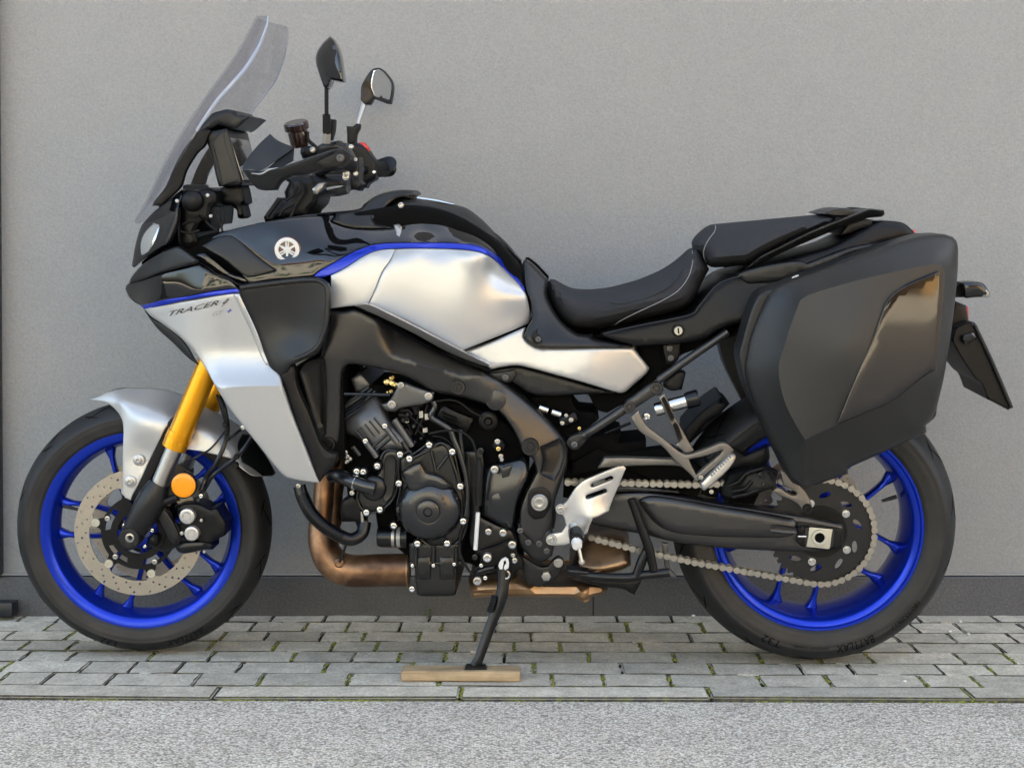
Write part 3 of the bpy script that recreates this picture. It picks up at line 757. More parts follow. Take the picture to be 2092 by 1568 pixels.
# caliper on its bracket
cal = empty('brake_caliper', bike)
panel('caliper_body', K(3, [(880, 720), (930, 700), (1010, 700), (1070, 730), (1110, 720), (1135, 770), (1160, 800), (1150, 870), (1110, 890), (1085, 905), (1085, 945), (1020, 945), (990, 930), (930, 960), (890, 950), (895, 920), (1000, 900), (930, 885), (905, 830), (910, 780)]), -.098, 'plastic_dark', cal, t=.055, er=8, ed=.010, step=8)
panel('caliper_bracket', K(3, [(790, 700), (850, 760), (900, 850), (910, 900), (880, 925), (840, 880), (790, 790), (760, 740)]), -.094, 'plastic', cal, t=.014, er=5, ed=.004)
panel('caliper_bridge', K(3, [(880, 925), (930, 905), (1010, 900), (1080, 905), (1090, 935), (1030, 948), (930, 968), (895, 955)]), -.106, 'rubber_shine', cal, t=.03, er=9, ed=.010)
for (cx, cy, r) in ((1321, 648, 16.2), (1369, 832, 15.2)):
    p = K1(11, cx, cy); lathe('piston_cap', p[0], p[1], -.108, [(0, 3.4), (r * .45, 3.4), (r * .5, 4.6), (r * .55, 3.6), (r * .82, 4.0), (r * .95, 3), (r, 1), (r, -12), (0, -12)], 'alu', cal, 28)
for (cx, cy, r) in ((1472, 692, 3.2), (1503, 1028, 3.0), (1265, 830, 4)):
    bolt(*K1(11, cx, cy), -.108, r, 'steel', cal)
tube('sensor_wire', ax(11, [(930, 960), (1010, 1005), (1120, 1010), (1210, 960), (1245, 880), (1230, 790), (1190, 720)], -.108), 1.5, 'rubber', cal, seg=6)
for (cx, cy, r) in ((652, 748, 4.6), (945, 797, 4.2), (868, 968, 4)): bolt(*K1(11, cx, cy), -.100, r, 'steel_bright', fork)
panel('sensor_mount', K(11, [(900, 880), (950, 840), (1000, 850), (1020, 900), (990, 960), (930, 970), (890, 940)]), -.098, 'plastic_dark', fork, t=.02, er=6, ed=.006)
# amber reflector on a stalk
rf = lathe('side_reflector', 375, 991, -.122, [(0, 4), (18, 3.6), (23, 2.6), (25, 1), (25, -3), (0, -3)], 'orange', bike, 36); rf['label'] = 'round amber reflector beside the front fork'
lathe('reflector_rim', 375, 991, -.120, [(24.5, 1), (27.4, 0), (27.4, -7), (0, -7)], 'plastic_dark', bike, 36)
tube('reflector_stalk', ax(11, [(1000, 520), (1120, 480), (1220, 440)], -.108), 9, 'plastic_dark', bike, seg=10)
# brake hoses
for pts, r in (([(1120, 130), (1150, 210), (1160, 330), (1110, 470), (1050, 560), (1020, 630)], 5), ([(1300, 335), (1240, 420), (1190, 470), (1090, 545), (1040, 620), (1000, 690)], 4.6), ([(1105, 120), (1135, 220), (1150, 300), (1080, 400), (1000, 450), (940, 480)], 2.2), ([(1150, 330), (1180, 345), (1240, 300)], 3)):
    tube('brake_hose', [(p[0], p[1], -.10 - .012 * (i % 2)) for i, p in enumerate(K(3, pts))], r, 'rubber_shine', bike, seg=8)
for (cx, cy) in ((1160, 355), (1210, 450), (1205, 495), (1150, 280)): p = K1(3, cx, cy); lathe('hose_clip', p[0], p[1], -.112, [(0, 3), (5, 3), (6, 1), (6, -6), (0, -6)], 'plastic_dark', bike, 12)
for (cx, cy) in ((1245, 295), (1022, 660)): bolt(*K1(3, cx, cy), -.112, 4.5, 'steel_bright', bike)
# fender, wrapped over the tyre
fen = empty('fender', bike)
ff = [(*K1(3, 425, 145), 0.0), (*K1(3, 640, 82), .0), (*K1(3, 760, 84), .0), (*K1(3, 900, 112), .0), (*K1(3, 530, 130), -.03), (*K1(3, 600, 160), -.060), (*K1(3, 720, 190), -.074), (*K1(3, 840, 220), -.076), (*K1(3, 590, 240), -.064), (*K1(3, 620, 400), -.083), (*K1(3, 720, 420), -.086), (*K1(3, 640, 670), -.092), (*K1(3, 650, 560), -.090), (*K1(3, 560, 185), -.045)]
panel('fender_front', K(3, [(425, 145), (470, 132), (520, 108), (580, 92), (640, 83), (700, 81), (760, 84), (830, 95), (900, 112), (945, 145), (900, 215), (868, 250), (830, 300), (800, 360), (745, 470), (705, 560), (675, 620), (655, 655), (645, 682), (615, 668), (605, 640), (603, 560), (603, 430), (607, 310), (595, 245), (560, 195), (510, 160), (460, 150)]), ff, 'silver', fen, t=.003, er=3, ed=.001, step=6, mirror=True)
fr = [(*K1(3, 980, 170), .0), (*K1(3, 1160, 250), .0), (*K1(3, 1280, 330), .0), (*K1(3, 1360, 440), .0), (*K1(3, 1420, 545), .0), (*K1(3, 990, 260), -.060), (*K1(3, 1100, 330), -.068), (*K1(3, 1200, 420), -.068), (*K1(3, 1300, 530), -.058), (*K1(3, 980, 380), -.078), (*K1(3, 1120, 430), -.078), (*K1(3, 1215, 500), -.074), (*K1(3, 1300, 552), -.066)]
panel('fender_rear', K(3, [(930, 140), (990, 165), (1080, 205), (1180, 255), (1280, 330), (1330, 395), (1380, 470), (1420, 540), (1405, 552), (1350, 556), (1298, 553), (1260, 530), (1222, 500), (1200, 465), (1100, 440), (1040, 425), (960, 412), (900, 412), (860, 330), (900, 220)]), fr, 'silver', fen, t=.003, er=3, ed=.001, step=7, mirror=True)
fb = [(*K1(3, 1215, 330), -.074), (*K1(3, 1260, 520), -.072), (*K1(3, 1400, 540), -.02), (*K1(3, 1290, 360), -.03)]
panel('fender_flap', K(3, [(1215, 395), (1240, 330), (1285, 335), (1330, 398), (1382, 472), (1418, 538), (1402, 549), (1350, 553), (1300, 515), (1240, 480)]), lambda X, Y: tps(fr)(X, Y) - .004, 'plastic', fen, t=.003, er=3, ed=.001, mirror=True)
panel('fender_bracket', K(3, [(862, 245), (900, 230), (880, 300), (830, 400), (760, 560), (700, 680), (655, 672), (665, 640), (705, 560), (745, 470), (800, 360), (830, 290)]), -.090, 'plastic_dark', fen, t=.006, er=4, ed=.002)
for (cx, cy) in ((687, 470), (643, 584)):
    p = K1(3, cx, cy); lathe('washer', p[0], p[1], -.095, [(5, 2), (8.5, 2), (11.5, .5), (11.5, -4), (0, -4)], 'silver', fen, 24); bolt(p[0], p[1], -.096, 7.4, 'steel', fen)
# ------------------------------------------------------------------ nose: headlight, cowl, screen
cowl = empty('front_cowl', bike)
HLF = [(*K1(2, 100, 480), -.045), (*K1(2, 160, 210), -.05), (*K1(2, 330, 60), -.075), (*K1(2, 415, 70), -.13), (*K1(2, 400, 180), -.14), (*K1(2, 300, 350), -.13), (*K1(2, 220, 300), -.095), (*K1(2, 200, 430), -.09), (*K1(1, 440, 1310), -.10)]
panel('headlight_shell', K(2, [(100, 482), (108, 420), (118, 360), (140, 270), (165, 205), (210, 150), (260, 100), (320, 50), (380, 0), (440, -40), (445, 0), (418, 75), (402, 170), (360, 280), (330, 335), (262, 378), (190, 430), (112, 495)]), HLF, 'gloss_black', cowl, t=.012, er=5, ed=.004, step=7, mirror=True)
lz = tps(HLF)
hl = panel('headlight_lens', K(2, [(286, 200), (290, 220), (270, 285), (245, 340), (212, 388), (168, 408), (160, 390), (158, 330), (172, 280), (196, 240), (250, 185)]), lambda X, Y: lz(X, Y) - .005, 'lens', cowl, t=.006, er=7, ed=.004, step=5, mirror=True)
panel('headlight_shroud', K(2, [(405, 85), (420, 80), (415, 170), (370, 290), (335, 338), (300, 335), (340, 290), (380, 190)]), -.150, 'plastic', cowl, t=.02, er=4, ed=.003)
nose = [(55, 640, -.03), (110, 720, -.04), (165, 770, -.08), (80, 600, -.05), (250, 560, -.13), (260, 700, -.13), (400, 520, -.17), (420, 690, -.175), (540, 480, -.19), (560, 650, -.20), (700, 600, -.205), (830, 650, -.215), (400, 370, -.165), (200, 460, -.10)]
NF = tps(K(2, nose))
panel('brow_wing', K(2, [(78, 605), (90, 570), (112, 538), (155, 490), (205, 450), (290, 400), (388, 356), (428, 358), (490, 400), (552, 448), (545, 466), (480, 482), (300, 530), (180, 575)]), lambda X, Y: NF(X, Y) - .012, 'plastic', cowl, t=.012, er=6, ed=.006, step=8, mirror=True)
panel('nose_panel', K(2, [(55, 640), (62, 615), (80, 602), (180, 572), (300, 530), (450, 495), (545, 468), (600, 500), (690, 550), (760, 578), (800, 608), (828, 642), (780, 644), (650, 660), (500, 690), (400, 704), (300, 722), (160, 755), (112, 728), (72, 685)]), NF, 'gloss_black', cowl, t=.006, er=5, ed=.003, step=8, mirror=True)
panel('nose_stripe', K(2, [(160, 756), (300, 722), (400, 704), (500, 690), (650, 660), (780, 643), (828, 641), (838, 664), (780, 672), (600, 697), (450, 722), (330, 750), (185, 782)]), NF, 'blue_paint', cowl, t=.006, er=2.5, ed=.0015, step=8, mirror=True)
# silver side fairing
FA = [(298, 633, -.100), (330, 648, -.13), (390, 632, -.185), (480, 605, -.216), (360, 690, -.165), (420, 690, -.198), (500, 660, -.208), (540, 700, -.213), (400, 735, -.185), (455, 735, -.203), (520, 735, -.214), (556, 735, -.219), (430, 768, -.205), (470, 786, -.232), (520, 790, -.243), (575, 792, -.249), (480, 830, -.229), (560, 850, -.240), (610, 860, -.240), (540, 910, -.215), (600, 930, -.222), (645, 975, -.213), (590, 974, -.205)]
_bx = tps([(298, 700, -.100), (330, 700, -.138), (370, 700, -.170), (420, 700, -.192), (480, 700, -.205), (540, 700, -.212), (600, 700, -.216), (660, 700, -.214), (298, 900, -.100), (370, 900, -.170), (420, 900, -.192), (480, 900, -.205), (540, 900, -.212), (600, 900, -.216), (660, 900, -.214)])
CRE = [(446, 792), (480, 790), (520, 788), (576, 788)]
def FF(X, Y):
    X = np.asarray(X, float); Y = np.asarray(Y, float)
    u = np.clip((Y - 690) / (788 - 690), 0, 1)
    off = np.where(Y < 788, .014 * np.clip((Y - 600) / 120, 0, 1) - .034 * (u ** 2.4), -.020 + .018 * np.clip((Y - 788) / 190, 0, 1))
    return _bx(X, np.full(np.shape(Y), 800.)) + off * np.clip((X - 380) / 70, 0, 1)

fair = panel('side_fairing', [(296, 631), (340, 621), (400, 611), (440, 604), (476, 599), (488, 600), (500, 626), (522, 673), (540, 720), (550, 745), (571, 766), (579, 796), (601, 858), (628, 925), (652, 984), (640, 985), (594, 977), (579, 970), (556, 944), (513, 890), (471, 836), (441, 790), (420, 752), (395, 715), (365, 686), (330, 660), (305, 642)], FF, 'silver', cowl, t=.005, er=5, ed=.003, step=7, mirror=True, lines=[CRE], sharp=24)
panel('fairing_edge', [(476, 600), (489, 600), (501, 626), (523, 673), (541, 720), (552, 745), (543, 746), (532, 725), (512, 676), (492, 634)], lambda X, Y: FF(X, Y) - .0045, 'silver', cowl, t=.004, er=6, ed=.004, step=5, mirror=True)
panel('fairing_lip', K(2, [(185, 790), (235, 840), (320, 890), (420, 970), (480, 1040), (520, 1110), (555, 1165), (480, 1110), (380, 1010), (290, 930), (240, 870)]), [(310, 650, -.08), (400, 735, -.17), (350, 690, -.12)], 'plastic', cowl, t=.008, er=4, ed=.003, mirror=True)
lettering('fairing_lettering', 'TRACER', 345.5, 645.5, 447, 622.5, 9.5, lambda X, Y: FF(X, Y) - .0012, 'decal_dark', cowl, .45)
lettering('fairing_lettering', '9', 452, 627, 468, 617, 8.5, lambda X, Y: FF(X, Y) - .0012, 'decal_dark', cowl, .45)
lettering('fairing_lettering', 'GT', 434, 646, 457, 641, 8.5, lambda X, Y: FF(X, Y) - .0012, 'decal_grey', cowl, .35)
lettering('fairing_lettering', '+', 463, 640, 474, 638, 8, lambda X, Y: FF(X, Y) - .0012, 'decal_blue', cowl, .35)
# black air duct wing and the dark strip of shadow behind it
WF = [(492, 600, -.218), (540, 700, -.212), (580, 760, -.228), (560, 640, -.214), (600, 680, -.220), (640, 585, -.236), (668, 640, -.248), (650, 715, -.246), (600, 740, -.238), (610, 580, -.228)]
WFf = tps(WF)
panel('air_duct', K(2, [(836, 622), (900, 606), (1000, 597), (1100, 586), (1200, 572), (1300, 564), (1380, 563), (1440, 590), (1468, 640), (1468, 700), (1465, 760), (1460, 850), (1442, 950), (1410, 1040), (1350, 1100), (1260, 1140), (1195, 1168), (1165, 1215), (1115, 1236), (1050, 1180), (1010, 1080), (950, 920), (870, 745)]), WFf, 'plastic', cowl, t=.008, er=9, ed=.007, step=7, mirror=True)
tube('duct_lip', [(*p, float(WFf(p[0], p[1])) - .001) for p in K(2, [(850, 632), (1000, 612), (1200, 588), (1320, 580), (1390, 585), (1430, 612), (1450, 660), (1448, 760), (1440, 880), (1415, 970), (1380, 1040), (1320, 1085), (1230, 1125)])], 5.5, 'plastic', cowl, seg=10, mirror=True)
panel('radiator_shadow', [(571, 767), (586, 748), (600, 744), (603, 756), (608, 790), (634, 850), (655, 905), (672, 922), (688, 926), (684, 950), (660, 975), (653, 985), (630, 925), (602, 856), (581, 796)], -.222, 'plastic_dark', cowl, t=.02, er=5, ed=.008, mirror=True)  # dark strip standing in for the shadows at the radiator side
panel('radiator', [(585, 760), (640, 740), (700, 750), (705, 930), (660, 975), (620, 880)], -.15, 'void', cowl, to=.15, er=3, ed=.002)
# ---- windscreen
scr = empty('windscreen', bike)
N_ = K(1, [(1036, 112), (1030, 172), (985, 300), (930, 400), (870, 490), (800, 570), (700, 680), (620, 790), (560, 880), (500, 975), (430, 1090), (360, 1200), (300, 1290), (255, 1360)])
C_ = K(1, [(975, 128), (955, 160), (905, 260), (850, 360), (795, 450), (735, 540), (655, 650), (575, 770), (510, 870), (450, 970), (385, 1080), (320, 1200), (265, 1320), (135, 1540)])
W_ = [.100, .110, .128, .143, .156, .164, .170, .174, .176, .176, .172, .160, .140, .09]
v = []; f = []; n = len(N_); M_ = 17
Np = catmull(loc([(*p, -w_) for p, w_ in zip(N_, W_)]), 4); Cp = catmull(loc([(*p, 0) for p in C_]), 4)
for a, c in zip(Np, Cp):
    for k in range(M_):
        u = -1 + 2 * k / (M_ - 1); q = c + (a - c) * np.array([abs(u) ** 2.2, 0, abs(u) ** 2.2]); q[1] = a[1] * -u if True else 0
        v.append(q)
nr = len(Np)
v = np.array(v).reshape(nr, M_, 3)
th = np.array([.0022, 0, -.0008])
V2 = np.concatenate([(v - th).reshape(-1, 3), (v + th).reshape(-1, 3)]); o_ = nr * M_
for i in range(nr - 1):
    for k in range(M_ - 1):
        a = i * M_ + k; f.append((a, a + 1, a + M_ + 1, a + M_)); f.append((a + o_, a + M_ + o_, a + M_ + 1 + o_, a + 1 + o_))
rim_ = [k for k in range(M_)] + [i * M_ + M_ - 1 for i in range(1, nr)] + [(nr - 1) * M_ + k for k in range(M_ - 2, -1, -1)] + [i * M_ for i in range(nr - 2, 0, -1)]
for a, b_ in zip(rim_, rim_[1:] + rim_[:1]): f.append((a, b_, b_ + o_, a + o_))
link('screen_pane', mesh('screen_pane', V2, f, 50), 'screen', scr)
el = np.concatenate([v[:, M_ - 1][:24 + 1], []]) if False else v[: int(nr * .66), M_ - 1]
er_ = v[: int(nr * .66), 0]
wd = [.0014, .003, .0044, .0050, .0045, .003]
link('screen_rim', tubemesh('screen_rim', er_ if er_[0][1] < 0 else el, wd, 8), 'screen_edge', scr)
link('screen_rim', tubemesh('screen_rim', el if er_[0][1] < 0 else er_, [.001, .0018, .0018, .001], 8), 'screen_edge', scr)
panel('screen_arm', K(1, [(530, 930), (565, 900), (600, 888), (640, 900), (600, 1005), (545, 1060), (472, 1180), (440, 1280), (380, 1345), (330, 1390), (290, 1428), (275, 1415), (240, 1420), (250, 1390), (330, 1290), (390, 1150), (450, 1040)]), -.105, 'plastic_dark', scr, t=.012, er=5, ed=.004, mirror=True)
panel('screen_brow', K(1, [(545, 905), (600, 840), (650, 785), (700, 765), (760, 753), (815, 768), (828, 795), (868, 788), (916, 805), (825, 885), (785, 890), (700, 862), (650, 890), (590, 912)]), -.088, 'plastic', scr, to=.088, er=8, ed=.012, step=8)
# ---- dashboard
dash = empty('dashboard', bike)
panel('display_case', K(1, [(598, 930), (640, 908), (700, 895), (748, 885), (762, 895), (812, 1080), (862, 1262), (850, 1278), (700, 1285), (685, 1240), (645, 1070)]), -.095, 'plastic', dash, to=.095, er=7, ed=.007, step=8)
panel('display_bezel', K(1, [(650, 975), (720, 900), (735, 905), (745, 1000), (830, 1250), (720, 1280), (700, 1180)]), -.099, 'plastic', dash, t=.004, er=4, ed=.002)
q = L(np.array([K1(1, 752, 897)[0], K1(1, 858, 1262)[0]]), np.array([K1(1, 752, 897)[1], K1(1, 858, 1262)[1]]), -.088)
a, b_ = q; nx = np.array([.004, 0, .001]); P = [a + nx + np.array([0, 0, -.006]), b_ + nx + np.array([0, 0, .006])]
P = [P[0], P[1], P[1] + np.array([0, .176, 0]), P[0] + np.array([0, .176, 0])]
link('display_glass', mesh('display_glass', [p for p in P] + [p - nx * .5 for p in P], [(0, 1, 2, 3), (7, 6, 5, 4), (0, 4, 5, 1), (1, 5, 6, 2), (2, 6, 7, 3), (3, 7, 4, 0)], 20), 'display', dash)
panel('dash_mount', K(14, [(560, 440), (640, 330), (640, 170), (700, 150), (720, 280), (900, 230), (1080, 200), (1260, 260), (1280, 420), (1240, 520), (1180, 560), (1150, 880), (1060, 860), (980, 830), (900, 1000), (960, 1200), (760, 1330), (640, 1280), (560, 1150), (560, 700)]), -.115, 'plastic_dark', dash, to=.10, er=14, ed=.03, step=8)
lathe('fog_switch', *K1(14, 800, 440), -.13, [(0, 9), (10, 8), (19, 3), (22, -2), (22, -14), (0, -14)], 'plastic_dark', dash, 24)
panel('dash_stem', K(14, [(1260, 260), (1400, 160), (1680, 130), (1720, 250), (1760, 480), (1690, 520), (1740, 720), (1680, 760), (1620, 740), (1600, 600), (1500, 520), (1390, 520), (1300, 480)]), -.05, 'plastic_dark', dash, to=.03, er=8, ed=.015)
for k, pts in enumerate(([(1050, 800), (1150, 900), (1260, 980)], [(1260, 560), (1290, 780), (1350, 980)], [(700, 700), (820, 720), (920, 700)], [(640, 860), (760, 800), (900, 800)], [(1380, 540), (1370, 760), (1330, 900)], [(600, 980), (760, 1010), (940, 960)])):
    tube('cable', [(*p, -.12) for p in K(14, pts)], 2.6, 'rubber', dash, seg=7)
for (cx, cy, r) in ((540, 440, 4), (1140, 710, 3.5), (1085, 340, 4)): bolt(*K1(14, cx, cy), -.146 if cx < 600 else -.122, r, 'steel', dash)
# ------------------------------------------------------------------ handlebar group
hb = empty('handlebar', bike)
panel('riser', K(13, [(360, 1310), (560, 1070), (640, 1090), (620, 1000), (680, 880), (600, 830), (900, 780), (1400, 780), (1420, 960), (1060, 1060), (1030, 1160), (940, 1260), (930, 1340), (380, 1370)]), -.085, 'plastic_dark', hb, to=.085, er=14, ed=.03, step=8)
for pts, r in (([(560, 1080), (400, 1310)], 5), ([(740, 1150), (620, 1220), (560, 1300)], 2.4), ([(860, 930), (780, 1020)], 2.4), ([(720, 880), (740, 1020), (640, 1110)], 2.8), ([(960, 800), (1000, 950), (1060, 1020)], 3), ([(820, 850), (860, 1000), (760, 1180), (700, 1320)], 3)):
    tube('cable', [(*p, -.098) for p in K(13, pts)], r, 'rubber', hb, seg=8)
tube('bar', [(*K1(13, 1060, 760), -.05), (*K1(13, 1200, 680), -.16), (*K1(13, 1400, 640), -.26), (*K1(13, 1370, 610), -.36)], 10, 'plastic_dark', hb, seg=14)
tube('bar', [(*K1(13, 1060, 760), .05), (*K1(13, 1300, 740), .14), (*K1(13, 1560, 730), .24), (*K1(13, 1760, 712), .31)], 9, 'plastic_dark', hb, seg=14)
tube('grip', [(*K1(13, 1450, 650), -.27), (*K1(13, 1390, 610), -.34), (*K1(13, 1335, 575), -.395)], [16, 17, 17.5], 'rubber', hb, seg=20)
tube('grip', [(*K1(13, 1690, 722), .275), (*K1(13, 1780, 716), .32), (*K1(13, 1885, 708), .385)], [15, 16, 17], 'rubber', hb, seg=20)
tube('bar_end', [(*K1(13, 1876, 708), .38), (*K1(13, 1905, 706), .40)], [17, 17.2], 'rubber_shine', hb, seg=24)
lathe('bar_end_cap', *K1(13, 1925, 705), .385, [(0, 3), (12, 3), (16.5, 0), (17, -4), (0, -4)], 'rubber_shine', hb, 28)
panel('switch_housing', K(13, [(1440, 640), (1500, 560), (1560, 560), (1570, 700), (1560, 850), (1600, 900), (1560, 985), (1460, 960), (1450, 860), (1470, 760)]), -.275, 'plastic_dark', hb, t=.055, er=7, ed=.012)
panel('lever_clamp', K(13, [(1040, 420), (1110, 380), (1200, 370), (1300, 350), (1340, 385), (1390, 380), (1410, 440), (1480, 560), (1480, 640), (1400, 560), (1250, 490), (1060, 520)]), -.300, 'plastic', hb, t=.05, er=8, ed=.012)
for (cx, cy, r, m_) in ((1515, 590, 4, 'steel'), (1520, 768, 5, 'steel'), (1400, 770, 7, 'steel'), (1395, 810, 7, 'steel'), (1750, 748, 3.5, 'steel_bright'), (1462, 430, 5, 'steel')): bolt(*K1(13, cx, cy), -.345, r, m_, hb)
tube('clutch_lever', [(*K1(13, 1060, 1030), -.26), (*K1(13, 1150, 1000), -.30), (*K1(13, 1280, 985), -.34), (*K1(13, 1420, 965), -.36)], [7, 10, 11, 9], 'rubber_shine', hb, seg=12, flat=.6)
tube('lever_ridge', [(*K1(13, 1160, 960), -.345), (*K1(13, 1280, 935), -.352), (*K1(13, 1390, 925), -.356)], 2.4, 'alu_grey', hb, seg=8)
panel('lever_perch', K(13, [(970, 960), (1050, 890), (1140, 880), (1100, 960), (1060, 1030), (990, 1020)]), -.27, 'alu_grey', hb, t=.02, er=5, ed=.006)
# handguard
hg = empty('handguard', bike)
HG = [(100, 720, -.385), (430, 270, -.335), (540, 350, -.350), (740, 440, -.350), (300, 720, -.398), (450, 560, -.372), (200, 560, -.368)]
panel('guard_shield', K(13, [(96, 718), (105, 660), (180, 540), (300, 400), (440, 268), (540, 352), (745, 440), (560, 570), (330, 725), (200, 712)]), K(13, HG), 'plastic', hg, t=.004, er=3, ed=.001, corner=60)
panel('guard_facet', K(13, [(330, 724), (420, 690), (560, 570), (744, 440), (735, 520), (730, 610), (560, 690), (420, 700)]), [(*K1(13, 330, 724), -.392), (*K1(13, 740, 450), -.345), (*K1(13, 720, 610), -.36)], 'plastic_dark', hg, t=.004, er=2, ed=.001)
panel('guard_arm', K(13, [(96, 722), (200, 722), (330, 732), (480, 700), (620, 670), (800, 610), (1000, 540), (1180, 480), (1280, 455), (1380, 470), (1440, 530), (1450, 600), (1410, 670), (1330, 705), (1080, 735), (900, 780), (720, 800), (610, 855), (560, 910), (530, 975), (380, 980), (280, 955), (200, 870)]), [(*K1(13, 100, 720), -.385), (*K1(13, 500, 760), -.415), (*K1(13, 900, 680), -.40), (*K1(13, 1380, 580), -.375), (*K1(13, 400, 970), -.38)], 'plastic', hg, t=.012, er=9, ed=.010, step=7)
panel('guard_inlay', K(13, [(1010, 620), (1150, 555), (1300, 500), (1370, 520), (1400, 580), (1380, 640), (1320, 670), (1110, 705)]), -.398, 'plastic_dark', hg, t=.006, er=4, ed=.002)
p = K1(13, 1328, 572); bolt(p[0], p[1], -.402, 8, 'engine_grey', hg)
tube('guard_trim', [(*q_, -.414) for q_ in K(13, [(210, 765), (330, 770), (430, 720), (540, 695)])], [1, 2, 2, 1], 'alu_grey', hg, seg=8)
for o in [c for c in hg.children if c.name.startswith(('guard_shield', 'guard_arm'))]: link(o.name.split('.')[0], mirror_me(o.data, 'guard'), None, hg)
# mirrors
mr = empty('mirror', bike); mr['label'] = 'near mirror seen from its dark back'
panel('mirror_shell', K(1, [(1465, 250), (1490, 275), (1515, 320), (1532, 375), (1545, 470), (1558, 562), (1510, 560), (1472, 548), (1462, 590), (1440, 612), (1420, 600), (1388, 510), (1366, 420), (1380, 350), (1420, 290)]), [(*K1(1, 1465, 250), -.375), (*K1(1, 1380, 400), -.37), (*K1(1, 1470, 400), -.40), (*K1(1, 1550, 550), -.43), (*K1(1, 1430, 590), -.38), (*K1(1, 1530, 380), -.42)], 'gloss_black', mr, t=.035, er=14, ed=.016, step=6)
tube('mirror_stalk', [(*K1(1, 1441, 585), -.36), (*K1(1, 1441, 790), -.335)], [4.4, 4.2], 'gloss_black', mr, seg=14)
tube('stalk_boot', [(*K1(1, 1441, 790), -.335), (*K1(1, 1443, 920), -.325)], [8, 8.6], 'rubber', mr, seg=16)
tube('stalk_nut', [(*K1(1, 1441, 915), -.325), (*K1(1, 1438, 985), -.32)], [9.5, 9.5], 'alu_grey', mr, seg=6)
panel('stalk_lug', K(1, [(1470, 820), (1500, 825), (1495, 900), (1475, 970), (1462, 960)]), -.31, 'plastic_dark', mr, t=.02, er=3, ed=.003)
mf = empty('mirror', bike); mf['label'] = 'far mirror with its glass in view'
panel('mirror_shell', K(1, [(1760, 475), (1800, 468), (1835, 485), (1890, 555), (1900, 600), (1895, 660), (1882, 716), (1860, 715), (1765, 680), (1740, 722), (1705, 722), (1676, 690), (1680, 600), (1700, 555), (1735, 500)]), [(*K1(1, 1750, 560), .367), (*K1(1, 1750, 660), .367), (*K1(1, 1885, 600), .423), (*K1(1, 1885, 500), .423), (*K1(1, 1690, 620), .362)], 'plastic', mf, t=.03, er=4, ed=.003, step=6)
panel('mirror_glass', K(1, [(1765, 490), (1800, 478), (1830, 495), (1880, 560), (1888, 600), (1875, 704), (1770, 662), (1748, 600), (1752, 540)]), [(*K1(1, 1750, 560), .362), (*K1(1, 1750, 660), .362), (*K1(1, 1885, 600), .418), (*K1(1, 1885, 500), .418)], 'mirror', mf, t=.004, er=2, ed=.0008, step=8)
tube('mirror_stalk', [(*K1(1, 1725, 640), .38), (*K1(1, 1700, 710), .37), (*K1(1, 1650, 870), .345)], [9, 6, 4], 'alu_grey', mf, seg=14)
panel('stalk_base', K(1, [(1580, 870), (1620, 872), (1650, 850), (1668, 855), (1665, 890), (1645, 925), (1640, 1000), (1585, 995)]), .335, 'plastic_dark', mf, t=.03, er=3, ed=.003)
# brake fluid reservoir, far switch with red button
rs = empty('fluid_reservoir', bike)
px, py = K1(13, 800, 300); 
lathe('reservoir_cup', *K1(13, 815, 420), .27, [(0, -2), (17, -2), (18.5, 2), (20.5, 30), (20, 36), (0, 36)], 'brown_glass', rs, 32, axis=(*K1(13, 775, 180), .262))
lathe('reservoir_cap', *K1(13, 783, 225), .263, [(0, 18), (22, 18), (25.5, 15), (25.5, 3), (22, 0), (0, 0)], 'brown_glass', rs, 24, axis=(*K1(13, 765, 140), .258))
tube('reservoir_bracket', [(*K1(13, 910, 240), .255), (*K1(13, 920, 340), .255), (*K1(13, 1000, 420), .25), (*K1(13, 1040, 460), .245)], 4, 'plastic_dark', rs, seg=10)
panel('master_cylinder', K(13, [(830, 440), (930, 420), (1040, 440), (1030, 540), (940, 560), (850, 580), (820, 500)]), .23, 'plastic_dark', rs, t=.04, er=6, ed=.01)
bolt(*K1(13, 975, 470), .225, 6, 'steel', rs)
panel('switch_housing', K(13, [(1410, 400), (1560, 385), (1640, 430), (1700, 520), (1770, 620), (1785, 720), (1770, 840), (1670, 900), (1650, 950), (1500, 930), (1480, 600), (1420, 470)]), .262, 'plastic_dark', hb, t=.05, er=8, ed=.012)
panel('stop_button', K(13, [(1560, 380), (1610, 372), (1665, 420), (1690, 470), (1660, 512), (1620, 470)]), .268, 'red', hb, t=.02, er=5, ed=.006)
# ------------------------------------------------------------------ tank
tank = empty('fuel_tank', bike)
_tg = []
for Y_ in (505, 545, 590, 640, 690, 730):
    for X_, dx_ in ((560, .004), (660, 0), (760, -.002), (860, -.003), (940, 0), (1000, .014), (1045, .036), (1085, .058)):
        if X_ > 1040 and Y_ < 560: continue
        if X_ < 600 and Y_ > 600: continue
        _tg.append((X_, Y_, -.180 + dx_ + 8.5e-7 * (Y_ - 612) ** 2 + (2.4e-6 * max(0, 560 - Y_) ** 2)))
TK = tps(_tg + [(432, 490, -.150), (470, 530, -.165), (560, 470, -.148), (640, 440, -.11), (720, 430, -.09), (720, 470, -.125), (800, 460, -.118), (850, 430, -.095), (900, 412, -.07), (950, 455, -.095), (985, 452, -.065), (1010, 492, -.078), (1040, 530, -.068), (1062, 545, -.058), (870, 470, -.118)], .004)
panel('tank_panel', K(16, [(165, 830), (300, 760), (440, 670), (560, 610), (680, 588), (760, 585), (720, 680), (640, 800), (580, 950), (510, 1090), (420, 1105), (160, 1135), (168, 960)]), TK, 'silver', tank, t=.006, er=4, ed=.002, step=8, mirror=True)
